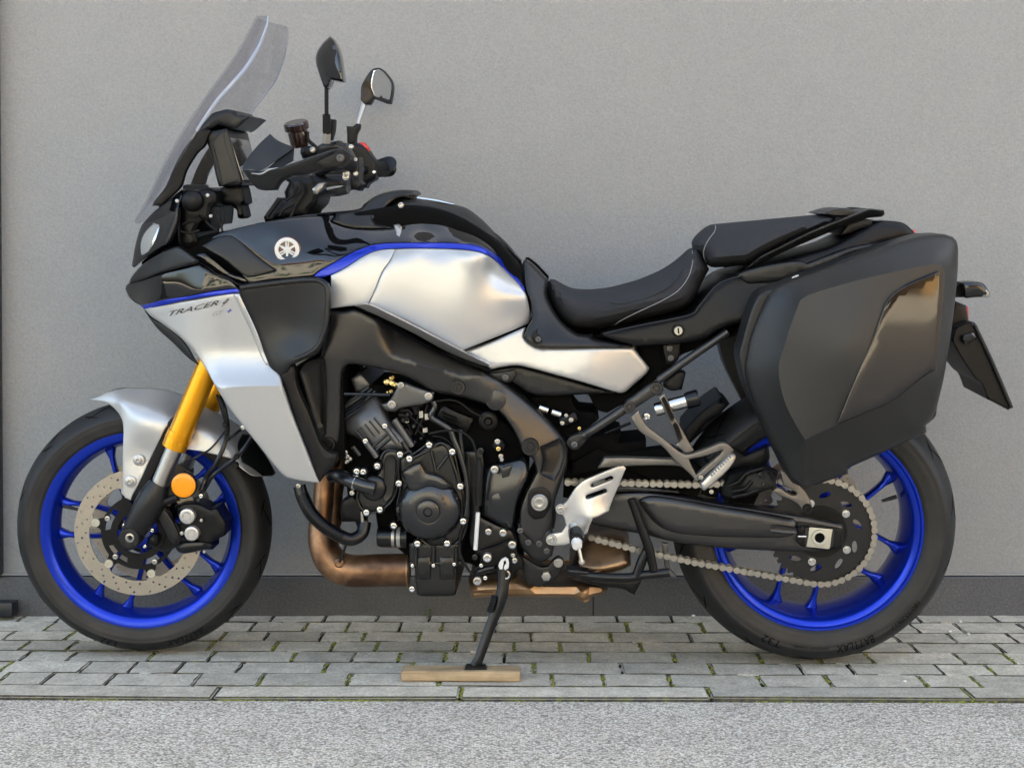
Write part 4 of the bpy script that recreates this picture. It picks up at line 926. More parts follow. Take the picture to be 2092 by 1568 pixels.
panel('tank_side', K(16, [(762, 585), (900, 580), (1100, 580), (1300, 586), (1480, 602), (1600, 635), (1700, 700), (1790, 790), (1900, 900), (1970, 1000), (2005, 1120), (2020, 1210), (2000, 1270), (1960, 1295), (1700, 1400), (1385, 1528), (1200, 1430), (900, 1270), (700, 1180), (512, 1098), (582, 952), (642, 802), (722, 682)]), TK, 'silver', tank, t=.006, er=5, ed=.003, step=8, mirror=True)
panel('tank_stripe', K(16, [(10, 835), (60, 790), (200, 710), (380, 610), (520, 555), (640, 535), (780, 528), (1000, 524), (1200, 526), (1380, 534), (1520, 552), (1640, 600), (1740, 670), (1830, 760), (1900, 850), (1965, 955), (1960, 985), (1900, 895), (1790, 785), (1700, 695), (1600, 630), (1480, 598), (1300, 582), (1000, 576), (760, 580), (680, 584), (560, 606), (440, 665), (300, 755), (165, 825), (60, 850)]), TK, 'blue_paint', tank, t=.006, er=2.5, ed=.0015, step=8, mirror=True)
panel('tank_band', [*K(2, [(650, 292), (700, 262), (800, 232), (1000, 182), (1300, 142), (1500, 132)]), *K(16, [(160, 330), (330, 385), (560, 400), (750, 390), (900, 350), (1100, 345), (1230, 360), (1320, 400), (1440, 440), (1560, 500), (1680, 590), (1790, 690), (1880, 800), (1940, 900), (1965, 950), (1900, 848), (1830, 758), (1740, 668), (1640, 598), (1520, 550), (1380, 532), (1200, 523), (1000, 521), (780, 525), (640, 532), (520, 552), (380, 606), (200, 706), (60, 785), (5, 835)]), *K(2, [(1340, 560), (1100, 585), (900, 605), (860, 545), (1095, 515), (980, 430), (860, 330), (785, 278)])], TK, 'gloss_black', tank, t=.006, er=4, ed=.002, step=8, mirror=True)
panel('tank_shoulder', K(2, [(582, 345), (640, 310), (700, 280), (782, 275), (860, 328), (980, 430), (1092, 512), (1000, 545), (900, 562), (868, 545), (800, 490), (740, 440), (640, 382)]), lambda X, Y: TK(X, Y) - .005, 'plastic', tank, t=.008, er=5, ed=.004, step=8, mirror=True)
panel('shoulder_trim', K(2, [(540, 400), (600, 392), (680, 450), (780, 530), (870, 555), (930, 605), (840, 620), (760, 570), (690, 545), (600, 480), (545, 450)]), -.155, 'gloss_black', tank, t=.01, er=6, ed=.006, mirror=True)
TT = [(640, 432, 0), (720, 425, 0), (790, 395, 0), (848, 402, 0), (930, 416, 0), (985, 450, 0), (1062, 540, 0)]
panel('tank_top', K(2, [(655, 288), (760, 240), (1000, 182), (1300, 130), (1640, 95), (1700, 55), (1770, 5), (1860, -28), (1960, -42), (2040, -35), (2056, -5), (2030, 0)]) + K(16, [(905, 120), (820, 110), (730, 150), (560, 310), (590, 350), (750, 390), (560, 402), (330, 388), (160, 332)]) + K(2, [(1500, 134), (1300, 146), (1000, 186), (800, 236), (700, 268)]), lambda X, Y: np.minimum(TK(X, Y), -.03) - .006, 'plastic', tank, to=0, er=7, ed=.02, step=7, mirror=True)
panel('tank_cover', K(16, [(590, 350), (580, 318), (740, 150), (830, 105), (912, 95), (1100, 130), (1320, 175), (1420, 205), (1520, 280), (1640, 390), (1780, 520), (1940, 690), (1915, 740), (1905, 830), (1880, 790), (1790, 680), (1680, 580), (1560, 490), (1440, 430), (1320, 385), (1230, 350), (1100, 338), (900, 345), (760, 365)]), TK, 'seat_side', tank, to=0, er=26, ed=.055, step=8, mirror=True)
tube('cover_rim', [(*p, -.045) for p in K(16, [(905, 108), (1000, 118), (1150, 140), (1310, 172)])], [2, 4, 4, 1.5], 'steel_bright', tank, seg=8)
bolt(*K1(16, 815, 178), -.122, 6, 'steel', tank)
panel('band_clip', K(16, [(745, 360), (790, 352), (825, 380), (820, 430), (800, 470), (775, 455)]), lambda X, Y: TK(X, Y) - .003, 'alu_grey', tank, t=.005, er=4, ed=.003)
# round emblem with three tuning forks
em = lathe('emblem', 587, 511, float(TK(587, 511)) - .001, [(0, 1.2), (25, 1.2), (27.5, .8), (28.5, 0), (28.5, -6), (0, -6)], 'emblem_red', tank, 40); ye = float(TK(587, 511)) - .001
lathe('emblem_ring', 586.5, 510.5, ye - .002, [(17.5, 1.6), (18.5, 2.6), (23.5, 2.6), (25.5, 1.4), (25.5, -2), (17.5, -2)], 'white', tank, 40, closed=True)
for k in range(3):
    a = R(90 + 120 * k); d = np.array([math.cos(a), -math.sin(a)]); nn = np.array([d[1], -d[0]]); c0 = np.array([586.5, 510.5])
    for s_ in (-1, 1): panel('emblem_fork', [tuple(c0 + d * u + nn * (s_ * (1.1 if u > 9 else .2) + s_ * w_)) for u, w_ in ((0, 0), (18, 0), (18, 2.6), (9, 3.4), (0, 2.8))], ye - .0035, 'white', tank, t=.002, er=1, ed=.0003, step=20, seg=20)
    d2 = -d; panel('emblem_fork', [tuple(c0 + d2 * u + nn * w_) for u, w_ in ((0, -3.6), (9, -2.4), (18, -1.6), (18, 1.6), (9, 2.4), (0, 3.6))], ye - .0034, 'white', tank, t=.002, er=1, ed=.0003, step=20, seg=20)
lathe('emblem_core', 586.5, 510.5, ye - .0035, [(0, .6), (6, .5), (7, 0), (7, -2), (0, -2)], 'white', tank, 24)
# trim strip under the tank
panel('tank_molding', K(16, [(385, 1112), (510, 1102), (700, 1185), (1000, 1335), (1385, 1535), (1640, 1660), (1620, 1675), (1500, 1640), (1260, 1545), (900, 1350), (600, 1205)]), [(725, 628, -.172), (860, 690, -.166), (1000, 755, -.155)], 'silver', tank, t=.02, er=5, ed=.006, mirror=True)
panel('side_panel', [*K(6, [(-175, 1100), (0, 1040), (240, 942), (228, 1000), (255, 1035), (292, 1060), (380, 1077), (960, 1077), (1010, 1140), (1066, 1212), (1050, 1248), (980, 1310), (902, 1375), (865, 1380), (830, 1372), (600, 1302), (400, 1248), (250, 1208), (170, 1196), (60, 1210), (15, 1222), (-80, 1160)])], tps([(945, 718, -.150), (1130, 705, -.146), (1290, 712, -.134), (1322, 755, -.126), (1262, 798, -.138), (1050, 748, -.154), (1130, 765, -.156), (1200, 745, -.155)], .05), 'silver', tank, t=.006, er=6, ed=.006, step=8, mirror=True)
# dark inside the tank and body, so that nothing shows through
panel('tank_core', [(470, 470), (640, 445), (860, 420), (1000, 480), (1075, 580), (1075, 690), (1290, 715), (1260, 780), (1000, 745), (850, 670), (700, 620), (690, 700), (600, 740), (530, 640), (470, 580), (350, 560), (330, 510), (420, 480)], -.105, 'void', tank, to=.105, er=10, ed=.02, step=20)
# ------------------------------------------------------------------ seats, tail
st_ = empty('seat', bike)
panel('rider_seat', K(6, [(385, 650), (400, 628), (425, 622), (470, 650), (540, 685), (600, 696), (680, 700), (800, 690), (900, 668), (1000, 640), (1100, 600), (1180, 560), (1270, 495), (1345, 427), (1380, 415), (1410, 430), (1440, 500), (1466, 555), (1420, 640), (1380, 730), (1325, 805), (1200, 850), (1000, 895), (800, 942), (700, 957), (600, 957), (540, 945), (480, 895), (420, 805), (390, 720)]), [(1125, 580, -.10), (1160, 660, -.115), (1250, 640, -.155), (1350, 600, -.165), (1430, 540, -.14), (1200, 600, -.12)], 'seat', st_, sym=True, er=34, ed=True, step=8)
panel('passenger_seat', [(1414, 505), (1417, 492), (1424, 481), (1440, 466), (1452, 460), (1462, 457.5), (1560, 449), (1660, 440), (1690, 438), (1708, 443), (1700, 458), (1650, 482), (1590, 508), (1552, 528), (1530, 540), (1500, 543), (1458, 546), (1442, 538), (1432, 522), (1420, 512)], [(1440, 500, -.10), (1460, 520, -.13), (1560, 490, -.15), (1680, 450, -.13)], 'seat', st_, sym=True, er=30, ed=True, step=8)
SF = tps([(1440, 470, -.075), (1438, 500, -.118), (1440, 530, -.09)])
tube('seat_stitch', [(*p, y_) for p, y_ in zip(K(6, [(1507, 262), (1503, 300), (1460, 360), (1432, 420), (1430, 470), (1445, 510)]), (-.045, -.095, -.125, -.125, -.115, -.085))], .9, 'stitch', st_, seg=6)
tube('seat_stitch', [(*p, y_) for p, y_ in zip(K(6, [(1352, 432), (1358, 490), (1330, 600), (1260, 695), (1150, 765), (1000, 835), (880, 895), (835, 928)]), (-.06, -.115, -.165, -.172, -.172, -.165, -.14, -.11))], .9, 'stitch', st_, seg=6)
tube('seat_crease', [(*p, y_) for p, y_ in zip(K(6, [(800, 775), (900, 780), (1020, 755), (1130, 710), (1220, 650), (1285, 555)]), (-.153, -.158, -.163, -.165, -.163, -.14))], 1.5, 'seat_side', st_, seg=6)
panel('seat_trim', K(6, [(222, 510), (232, 492), (250, 492), (300, 530), (350, 582), (388, 622), (384, 720), (415, 805), (475, 898), (538, 955), (600, 990), (690, 992), (690, 1018), (800, 1040), (950, 1062), (958, 1076), (380, 1076), (292, 1059), (258, 1035), (230, 1000), (252, 940), (282, 880), (268, 770), (235, 680)]), [(1070, 540, -.085), (1080, 600, -.125), (1085, 660, -.150), (1120, 620, -.105), (1095, 700, -.163), (1150, 690, -.155), (1290, 708, -.148)], 'plastic', bike, t=.02, er=8, ed=.014, step=7, mirror=True)
panel('trim_boss', K(6, [(285, 1010), (300, 975), (322, 940), (318, 980), (345, 1010), (352, 1035), (320, 1055), (295, 1045)]), -.168, 'plastic_dark', bike, t=.004, er=3, ed=.002)
bolt(*K1(6, 325, 1022), -.170, 6, 'engine_grey', bike)
tail = empty('tail_unit', bike)
TF = [(1230, 685, -.145), (1407, 640, -.150), (1440, 600, -.145), (1500, 560, -.14), (1500, 640, -.16), (1650, 520, -.13), (1850, 470, -.10), (1390, 695, -.155), (1300, 700, -.15)]
panel('tail_cover', [*K(6, [(738, 985), (800, 962), (1000, 922), (1200, 878), (1330, 850), (1380, 800), (1450, 715), (1530, 640), (1600, 600), (1680, 580)]), (1560, 542), (1650, 516), (1700, 500), (1760, 468), (1790, 452), (1830, 452), (1850, 458), (1868, 474), (1866, 482), (1780, 505), (1700, 545), (1580, 592), (1560, 640), (1530, 655), (1480, 668), (1440, 690), (1390, 702), (1330, 707), (1290, 705), (1240, 692)], TF, 'plastic_dark', tail, to=0, er=9, ed=.016, step=8, mirror=True)
tube('tail_crease', [(*p, -.156) for p in K(6, [(760, 985), (1000, 930), (1330, 862), (1400, 800), (1500, 680), (1580, 630), (1680, 600)])], 2.2, 'plastic', tail, seg=8)
panel('tail_rail', K(8, [(270, 420), (330, 395), (450, 365), (600, 345), (650, 360), (700, 340), (900, 270), (1060, 250), (1060, 270), (900, 310), (780, 370), (640, 420), (500, 460), (330, 470)]), -.152, 'plastic', tail, t=.02, er=6, ed=.008, mirror=True)
panel('grab_rail', K(8, [(318, 392), (355, 360), (405, 322), (500, 275), (620, 215), (760, 155), (880, 108), (960, 76), (990, 68), (1030, 72), (1060, 76), (1064, 98), (1050, 112), (1000, 116), (960, 122), (880, 150), (780, 190), (640, 250), (500, 312), (420, 355), (378, 392)]), [(1530, 545, -.145), (1650, 470, -.175), (1780, 430, -.12), (1808, 435, -.09)], 'plastic', tail, t=.022, er=6, ed=.010, step=6, mirror=True)
panel('rack', K(8, [(715, 95), (800, 70), (860, 66), (930, 80), (1000, 75), (1060, 80), (1060, 105), (940, 110), (800, 112)]), -.085, 'plastic', tail, to=.085, er=4, ed=.01)
panel('rack_mount', K(8, [(830, 210), (870, 150), (960, 125), (1000, 130), (995, 165), (930, 180), (880, 200)]), -.10, 'plastic_dark', tail, to=.10, er=3, ed=.004)
panel('tail_hood', K(8, [(850, 235), (880, 205), (1000, 170), (1010, 135), (1060, 130), (1150, 142), (1190, 158), (1200, 190), (1190, 215), (1050, 240), (900, 285), (860, 275)]), -.09, 'gloss_black', tail, to=.09, er=7, ed=.02, step=8)
bolt(*K1(8, 1092, 182), -.095, 4, 'engine_grey', tail)
panel('tail_light', K(8, [(1195, 188), (1232, 182), (1226, 215), (1195, 222)]), -.06, 'red', tail, to=.06, er=3, ed=.006)
lock = lathe('seat_lock', *K1(6, 1260, 965), -.160, [(0, 2), (2.5, 2), (2.8, 3), (7.5, 3), (8.5, 2), (8.5, 0), (12, -.5), (13, -3), (13, -8), (0, -8)], 'cream', tail, 28); lock.data.materials.append(MAT['plastic_dark'])
for p_ in lock.data.polygons:
    if math.hypot(p_.center.x, p_.center.z) > 9.2 * mpp(*K1(6, 1260, 965), -.16): p_.material_index = 1
panel('key_slot', K(6, [(1254, 945), (1264, 945), (1268, 985), (1258, 985)]), -.1640, 'void', tail, t=.001, er=.6, ed=.0001, seg=20)
# ------------------------------------------------------------------ frame
frame = empty('frame', bike)
FR0 = tps([(612, 760, -.170), (670, 640, -.172), (667, 732, -.175), (656, 900, -.160), (690, 900, -.152), (760, 690, -.170), (740, 745, -.165), (860, 735, -.168), (850, 775, -.160), (1000, 790, -.160), (960, 815, -.154), (1042, 792, -.138), (1084, 826, -.130), (1142, 883, -.126), (1011, 834, -.158), (1035, 858, -.157), (1056, 893, -.154), (1159, 920, -.130), (1130, 960, -.140), (1083, 912, -.150), (1101, 1025, -.150), (1100, 1110, -.150)])
FLN = K(4, [(615, -40), (640, 30), (700, 85), (850, 130), (1000, 172), (1110, 205), (1230, 196), (1300, 230)])
def FRF(X, Y):
    X = np.asarray(X, float); Y = np.asarray(Y, float); ly = np.interp(X, [p[0] for p in FLN], [p[1] for p in FLN])
    return FR0(X, Y) + .00062 * np.maximum(0, ly - Y) * np.clip((X - 768) / 40, 0, 1) * np.clip((1050 - X) / 60, 0, 1)
panel('main_frame', [(673, 634), (702, 634), (726, 630), (760, 646), (800, 667), (849, 696), (900, 722), (950, 745), (1004, 766), (1042, 790), (1084, 824), (1115, 853), (1142, 883), (1156, 905), (1160, 925), (1158, 955), (1145, 990), (1134, 1024), (1127, 1072), (1118, 1100), (1104, 1117), (1088, 1110), (1061, 1084), (1062, 1044), (1070, 1015), (1082, 990), (1096, 963), (1088, 935), (1068, 922), (1056, 893), (1035, 858), (1011, 834), (973, 820), (922, 807), (887, 800), (836, 772), (784, 755), (732, 745), (712, 744), (702, 752), (698, 769), (697, 830), (695, 893), (686, 914), (670, 921), (657, 910), (652, 886), (630, 815), (612, 762), (632, 742), (655, 728), (660, 710), (672, 670), (677, 650)], FRF, 'frame_black', frame, t=.03, er=9, ed=.010, step=7, mirror=True, lines=[FLN[1:-1]])
panel('frame_recess', K(2, [(1255, 1210), (1300, 1150), (1390, 1120), (1425, 1130), (1430, 1200), (1440, 1380), (1440, 1640), (1400, 1690), (1340, 1500)]), lambda X, Y: FRF(X, Y) - .0015, 'frame_black', frame, t=.004, er=12, ed=-.010, step=6, prof='soft')
panel('frame_recess', K(4, [(1585, 615), (1640, 590), (1690, 565), (1712, 590), (1725, 660), (1705, 740), (1665, 820), (1620, 800), (1575, 775), (1600, 700)]), lambda X, Y: FRF(X, Y) - .0015, 'frame_black', frame, t=.004, er=8, ed=-.008, step=6, prof='soft')
def frame_plug(px, py, r, y=None):
    y = float(FRF(px, py)) if y is None else y
    lathe('frame_bolt', px, py, y - .003, [(0, 1), (r * .28, 1), (r * .33, 3), (r * .45, 3), (r * .5, 1), (r * .66, 1), (r * .7, 4), (r * .94, 4), (r, 2), (r, -8), (0, -8)], 'engine_black', frame, 28)
for px, py, r in ((936, 791, 15), (671, 907, 15), (1083, 912, 18)): frame_plug(px, py, r)
lathe('frame_boss', 1013, 817, float(FRF(1013, 817)), [(0, 1.6), (18, 1.5), (21, 0), (21, -6), (0, -6)], 'frame_black', frame, 32)
panel('pivot_plate', K(4, [(1505, 900), (1530, 860), (1600, 850), (1645, 890), (1640, 970), (1600, 1040), (1540, 1050), (1500, 1010)]), lambda X, Y: FRF(X, Y) - .002, 'plastic_dark', frame, t=.006, er=6, ed=.003)
lathe('swing_pivot', *K1(4, 1573, 948), -.156, [(3, 0), (4, 2), (8, 3), (11, 2.5), (12, 1.5), (16, 1.5), (17.5, 0), (17.5, -8), (0, -8)], 'steel', frame, 32)
for (cx, cy) in ((1508, 1182), (1573, 1190), (1617, 1232), (1460, 1112)): bolt(*K1(4, cx, cy), -.152, 6.5, 'engine_grey', frame)
panel('frame_foot', K(4, [(1440, 1060), (1500, 1090), (1580, 1130), (1640, 1100), (1660, 1180), (1650, 1260), (1600, 1300), (1540, 1290), (1490, 1240), (1450, 1200)]), -.148, 'engine_black', frame, t=.03, er=6, ed=.006, mirror=True)
panel('link_plate', K(18, [(980, 270), (1060, 310), (1250, 430), (1340, 465), (1450, 450), (1540, 330), (1620, 290), (1700, 340), (1710, 440), (1650, 520), (1600, 620), (1480, 720), (1300, 790), (1100, 730), (1050, 600), (1030, 430)]), -.135, 'plastic', frame, t=.012, er=4, ed=.003)
p = K1(18, 1415, 610); lathe('hex_bolt', p[0], p[1], -.140, [(0, 5), (5, 5), (9.5, 4.4), (10.8, 3), (10.8, -4), (0, -4)], 'steel', frame, 6)
p = K1(18, 1615, 395); bolt(p[0], p[1], -.142, 9.5, 'steel', frame, socket=False)
# ------------------------------------------------------------------ engine
eng = empty('engine', bike)
panel('crankcase_core', K(4, [(440, 330), (560, 250), (700, 260), (900, 330), (1100, 360), (1350, 450), (1500, 640), (1490, 900), (1450, 1120), (1480, 1260), (1250, 1330), (1120, 1300), (820, 1290), (620, 1120), (600, 1000), (440, 960), (420, 700), (400, 500)]), -.10, 'void', eng, to=.12, er=6, ed=.01, step=18)
EB = -.150
panel('cylinder_block', K(15, [(112, 760), (430, 480), (560, 420), (640, 520), (700, 640), (770, 790), (1060, 1090), (940, 1200), (880, 1180), (640, 1180), (600, 1280), (520, 1180), (430, 1080), (280, 980), (200, 960), (112, 820)]), [(*K1(15, 112, 780), -.12), (*K1(15, 500, 500), -.125), (*K1(15, 760, 800), -.145), (*K1(15, 600, 1100), -.150), (*K1(15, 400, 800), -.146)], 'engine_grey', eng, to=.13, er=12, ed=.014, step=8)
panel('cylinder_head', K(15, [(112, 560), (300, 440), (380, 400), (430, 440), (330, 560), (112, 745)]), -.125, 'engine_grey', eng, to=.13, er=8, ed=.008)
panel('cam_cover', K(15, [(235, 215), (370, 130), (510, 300), (420, 400), (300, 390)]), -.115, 'engine_grey', eng, to=.12, er=7, ed=.008)
for dx in (0, 45, 90): tube('head_fin', ax(15, [(112 + dx * .1, 610 + dx * 1.2), (300 + dx, 470 + dx * .8), (480 + dx, 330 + dx * .6)], -.128), 3.0, 'engine_black', eng, seg=8)
tube('head_strut', ax(15, [(150, 420), (760, 432)], -.165), 3.4, 'engine_black', eng, seg=8)
for pts, r in (([(690, 845), (860, 1070)], 6.2), ([(430, 1050), (590, 1265)], 6.2), ([(820, 760), (1060, 1120)], 7.0), ([(930, 1050), (1010, 1190)], 5.5), ([(270, 1120), (360, 1240)], 5)): tube('cylinder_rib', ax(15, pts, -.156), r, 'engine_black' if r < 6 else 'engine_grey', eng, seg=12)
for pts in ([(540, 1120), (720, 960)], [(580, 1170), (770, 1010)]): tube('cylinder_rib', ax(15, pts, -.152), 3.2, 'engine_black', eng, seg=8)
panel('mount_bracket', K(15, [(640, 560), (740, 520), (830, 380), (880, 300), (960, 270), (1050, 310), (1260, 380), (1350, 400), (1340, 500), (1240, 550), (1060, 580), (880, 620), (830, 660), (700, 640)]), -.150, 'engine_grey', eng, t=.012, er=6, ed=.004)
for (cx, cy, r) in ((910, 305, 7), (1280, 450, 8.5), (790, 560, 9)): bolt(*K1(15, cx, cy), -.156, r, 'alu_grey', eng)
for (cx, cy, r) in ((790, 205, 6), (720, 260, 7), (800, 270, 8), (780, 390, 5), (840, 300, 6), (720, 400, 3)): p = K1(15, cx, cy); lathe('brass_fitting', p[0], p[1], -.13, [(0, 4), (r * .6, 4), (r, 2), (r, -10), (0, -10)], 'brass', eng, 12, axis=(p[0] + 6, p[1] - 4, -.15))
panel('control_unit', K(15, [(1390, 700), (1440, 600), (1490, 575), (1640, 650), (1860, 740), (1870, 780), (1800, 930), (1740, 950), (1640, 850), (1400, 740)]), -.125, 'plastic_dark', eng, t=.03, er=5, ed=.005)
for k in range(4): tube('unit_slot', ax(15, [(1460 + 6 * k, 665 + 48 * k), (1660 + 4 * k, 748 + 46 * k)], -.1255), 2.0, 'void', eng, seg=6)
tube('coolant_hose', ax(15, [(1340, 520), (1360, 600), (1310, 720), (1420, 800), (1560, 900), (1610, 1020), (1680, 1180), (1740, 1380), (1780, 1560), (1800, 1800), (1770, 2050)], -.178), [6, 6, 6.5, 6.5, 6.5, 6.5, 6, 5.5, 5, 5, 5], 'cover_black', eng, seg=12)
tube('coolant_hose', ax(15, [(1705, 890), (1700, 1000), (1720, 1180), (1740, 1380)], -.165), 5.5, 'cover_black', eng, seg=10)
tube('wire', ax(15, [(1280, 950), (1500, 910), (1700, 920), (1840, 1020), (1900, 1160), (1930, 1320)], -.185), 2.3, 'rubber', eng, seg=8)
tube('wire', ax(15, [(1360, 520), (1560, 500), (1700, 540), (1860, 660), (2000, 730)], -.135), 2.4, 'rubber', eng, seg=8)
tube('wire', ax(15, [(1330, 980), (1480, 1010), (1620, 1120)], -.172), 2, 'rubber', eng, seg=8)
for pts in ([(1140, 600), (1150, 700), (1100, 820)], [(1260, 560), (1230, 680), (1180, 800), (1100, 960)], [(900, 700), (1000, 820), (1060, 960)], [(1180, 780), (1140, 900), (1220, 980)], [(960, 650), (1080, 760), (1240, 900)]): tube('wire', ax(15, pts, -.13), 2.6, 'rubber', eng, seg=7)
for (x0, y0, x1, y1) in ((1150, 655, 1200, 735), (1225, 690, 1275, 760), (950, 760, 1010, 800), (1200, 880, 1260, 930)): panel('connector', K(15, [(x0, y0), (x1, y0 - 6), (x1 + 4, y1), (x0 + 4, y1 + 6)]), -.137, 'alu_grey', eng, t=.006, er=1.5, ed=.001, seg=20)
lathe('breather_cap', *K1(4, 1270, 465), -.12, [(0, 6), (6, 6), (9, 2), (15, 2), (20, -1), (20, -8), (0, -8)], 'plastic_dark', eng, 24)
# stator cover and its case
panel('case_cover', K(15, [(870, 1290), (980, 1200), (1040, 1190), (1060, 1230), (1250, 1100), (1290, 1060), (1330, 1110), (1400, 1080), (1480, 1080), (1560, 1130), (1600, 1150), (1620, 1230), (1660, 1400), (1700, 1600), (1740, 1740), (1770, 1900), (1790, 2100), (1740, 2320), (1640, 2420), (1480, 2440), (1280, 2440), (1160, 2350), (1000, 2180), (880, 2050), (860, 1900), (900, 1700), (880, 1500)]), -.172, 'engine_black', eng, t=.05, er=9, ed=.010, step=8)
for pts in ([(1310, 1180), (1370, 1440)], [(1540, 1240), (1400, 1420)], [(1070, 1280), (1300, 1160)], [(1360, 1120), (1440, 1075), (1530, 1130), (1570, 1260), (1660, 1520), (1700, 1700)]): tube('cover_rib', ax(15, pts, -.180), 3.2, 'engine_black', eng, seg=10)
for nm, pl in (('case_flange', [(870, 1290), (980, 1200), (1040, 1190), (1060, 1230), (1250, 1100), (1290, 1060), (1330, 1110), (1400, 1080), (1480, 1080), (1560, 1130), (1620, 1230), (1660, 1400), (1700, 1600), (1740, 1740), (1770, 1900), (1790, 2100), (1740, 2320), (1640, 2420)]), ('case_flange', [(1280, 2440), (1160, 2350), (1000, 2180), (880, 2050), (860, 1900), (900, 1700), (880, 1500), (870, 1290)])):
    tube(nm, [(*q, -.173) for q in K(15, pl)], 2.6, 'engine_black', eng, seg=8, n=4)
tube('pump_flange', [(*q, -.169) for q in K(4, [(632, 690), (650, 652), (685, 636), (725, 644), (744, 664), (742, 700), (735, 800), (727, 870), (702, 930), (662, 972), (628, 996), (570, 1006), (522, 986), (494, 930), (504, 860), (548, 794)])], 2.4, 'engine_black', eng, seg=8, n=4)
for k in range(5): tube('cylinder_fin', ax(15, [(300 + 62 * k, 905 - 42 * k), (440 + 62 * k, 1075 - 42 * k)], -.150), 2.0, 'engine_black', eng, seg=6)
for k in range(4): tube('cylinder_fin', ax(15, [(150, 640 + 40 * k), (420 - 8 * k, 445 + 50 * k)], -.130 - .004 * k), 1.8, 'engine_black', eng, seg=6)
for k, (a_, b_) in enumerate((((900, 640), (1060, 700)), ((880, 700), (1010, 780)), ((920, 900), (1040, 980)), ((1080, 620), (1200, 560)), ((1000, 560), (1120, 690)))): tube('harness', ax(15, [a_, ((a_[0] + b_[0]) / 2 + 20, (a_[1] + b_[1]) / 2 - 25), b_], -.134), 4.2, 'rubber', eng, seg=8)
for (cx, cy, r) in ((1000, 690, 5), (1080, 850, 6), (940, 770, 6), (1180, 1010, 5), (1100, 1060, 5)): p = K1(15, cx, cy); lathe('plug', p[0], p[1], -.138, [(0, 4), (r * .6, 4), (r, 1), (r, -8), (0, -8)], 'engine_black', eng, 12)
sc = K1(4, 918, 990)
lathe('stator_cover', sc[0], sc[1], -.190, [(0, 21), (7, 21), (9, 19.5), (9.5, 22), (20, 21.5), (23, 20), (24.5, 15.5), (27, 16), (40, 13.5), (52, 8), (60, 1), (65, -9), (66, -14), (66, -26), (0, -26)], 'cover_black', eng, 64)
for a in (-62, -22, -40): 
    d = np.array([math.cos(R(a)), math.sin(R(a))]); tube('cover_rib', [(sc[0] + d[0] * 34, sc[1] + d[1] * 34, -.203), (sc[0] + d[0] * 62, sc[1] + d[1] * 62, -.186)], 3, 'cover_black', eng, seg=8)
for k in range(14):
    d = np.array([math.cos(R(k * 360 / 14 + 8)), math.sin(R(k * 360 / 14 + 8))]); tube('cover_rib', [(sc[0] + d[0] * 58, sc[1] + d[1] * 58, -.189), (sc[0] + d[0] * 66, sc[1] + d[1] * 66, -.180)], 2.2, 'cover_black', eng, seg=6)
panel('cover_hump', K(4, [(752, 765), (800, 735), (868, 702), (905, 765), (990, 790), (1060, 850), (1000, 880), (920, 860), (850, 890), (800, 880)]), -.203, 'cover_black', eng, t=.03, er=10, ed=.012)
bolt(*K1(4, 745, 988), -.182, 6, 'engine_grey', eng)
for (cx, cy) in ((920, 605), (1057, 645), (803, 687), (1105, 850), (1122, 1057), (1027, 1188), (850, 1190)): p = K1(4, cx, cy); bolt(p[0], p[1], -.187, 6.6, 'steel_bright', eng); lathe('bolt_boss', p[0], p[1], -.180, [(0, 1), (8, 1), (9, 0), (9, -14), (0, -14)], 'engine_black', eng, 16)
# water pump
panel('pump_cover', K(4, [(632, 680), (650, 648), (685, 632), (725, 640), (748, 662), (745, 700), (738, 800), (730, 870), (705, 930), (665, 975), (630, 1000), (570, 1010), (520, 990), (490, 930), (500, 860), (545, 790), (600, 790), (625, 760)]), -.168, 'engine_black', eng, t=.04, er=7, ed=.008)
panel('pump_face', K(4, [(655, 700), (672, 668), (700, 665), (722, 690), (718, 800), (700, 900), (660, 945), (640, 900), (650, 800)]), -.172, 'engine_black', eng, t=.004, er=4, ed=-.003)
lathe('pump_volute', *K1(4, 590, 862), -.176, [(0, 8), (18, 7), (24, 3), (26, 0), (26, -14), (0, -14)], 'engine_black', eng, 32)
tube('water_elbow', [(*p, y_) for p, y_ in zip(K(4, [(345, 790), (390, 790), (460, 822), (540, 848), (600, 862)]), (-.150, -.170, -.190, -.198, -.200))], [14, 14.5, 14, 14, 14], 'cover_black', eng, seg=20)
tube('hose_clamp', [(*p, -.191) for p in K(4, [(470, 826), (490, 833)])], [15.6, 15.6], 'steel_bright', eng, seg=24)
bolt(*K1(4, 462, 890), -.19, 5, 'steel', eng)
for (cx, cy) in ((747, 662), (613, 730), (530, 765), (490, 762), (740, 832), (710, 1083), (628, 988), (548, 1005)): p = K1(4, cx, cy); bolt(p[0], p[1], -.180, 6.4, 'steel_bright', eng); lathe('bolt_boss', p[0], p[1], -.173, [(0, 1), (8, 1), (9, 0), (9, -12), (0, -12)], 'engine_black', eng, 16)
for (cx, cy, r) in ((657, 493, 5.5), (542, 582, 5.5)): bolt(*K1(4, cx, cy), -.164, r, 'steel_bright', eng)
for k, (cx, cy) in enumerate(((410, 625), (425, 650), (435, 675), (450, 690), (430, 705))): bolt(*K1(4, cx, cy), -.14, 4.6, 'steel', eng)
panel('pump_arm', K(4, [(400, 940), (470, 900), (520, 960), (540, 1030), (540, 1100), (500, 1110), (480, 1060), (400, 1060), (390, 1000)]), -.135, 'plastic_dark', eng, t=.04, er=6, ed=.008)
tube('drain_pin', ax(4, [(520, 1000), (525, 1060)], -.15), 3.6, 'alu_grey', eng, seg=10)
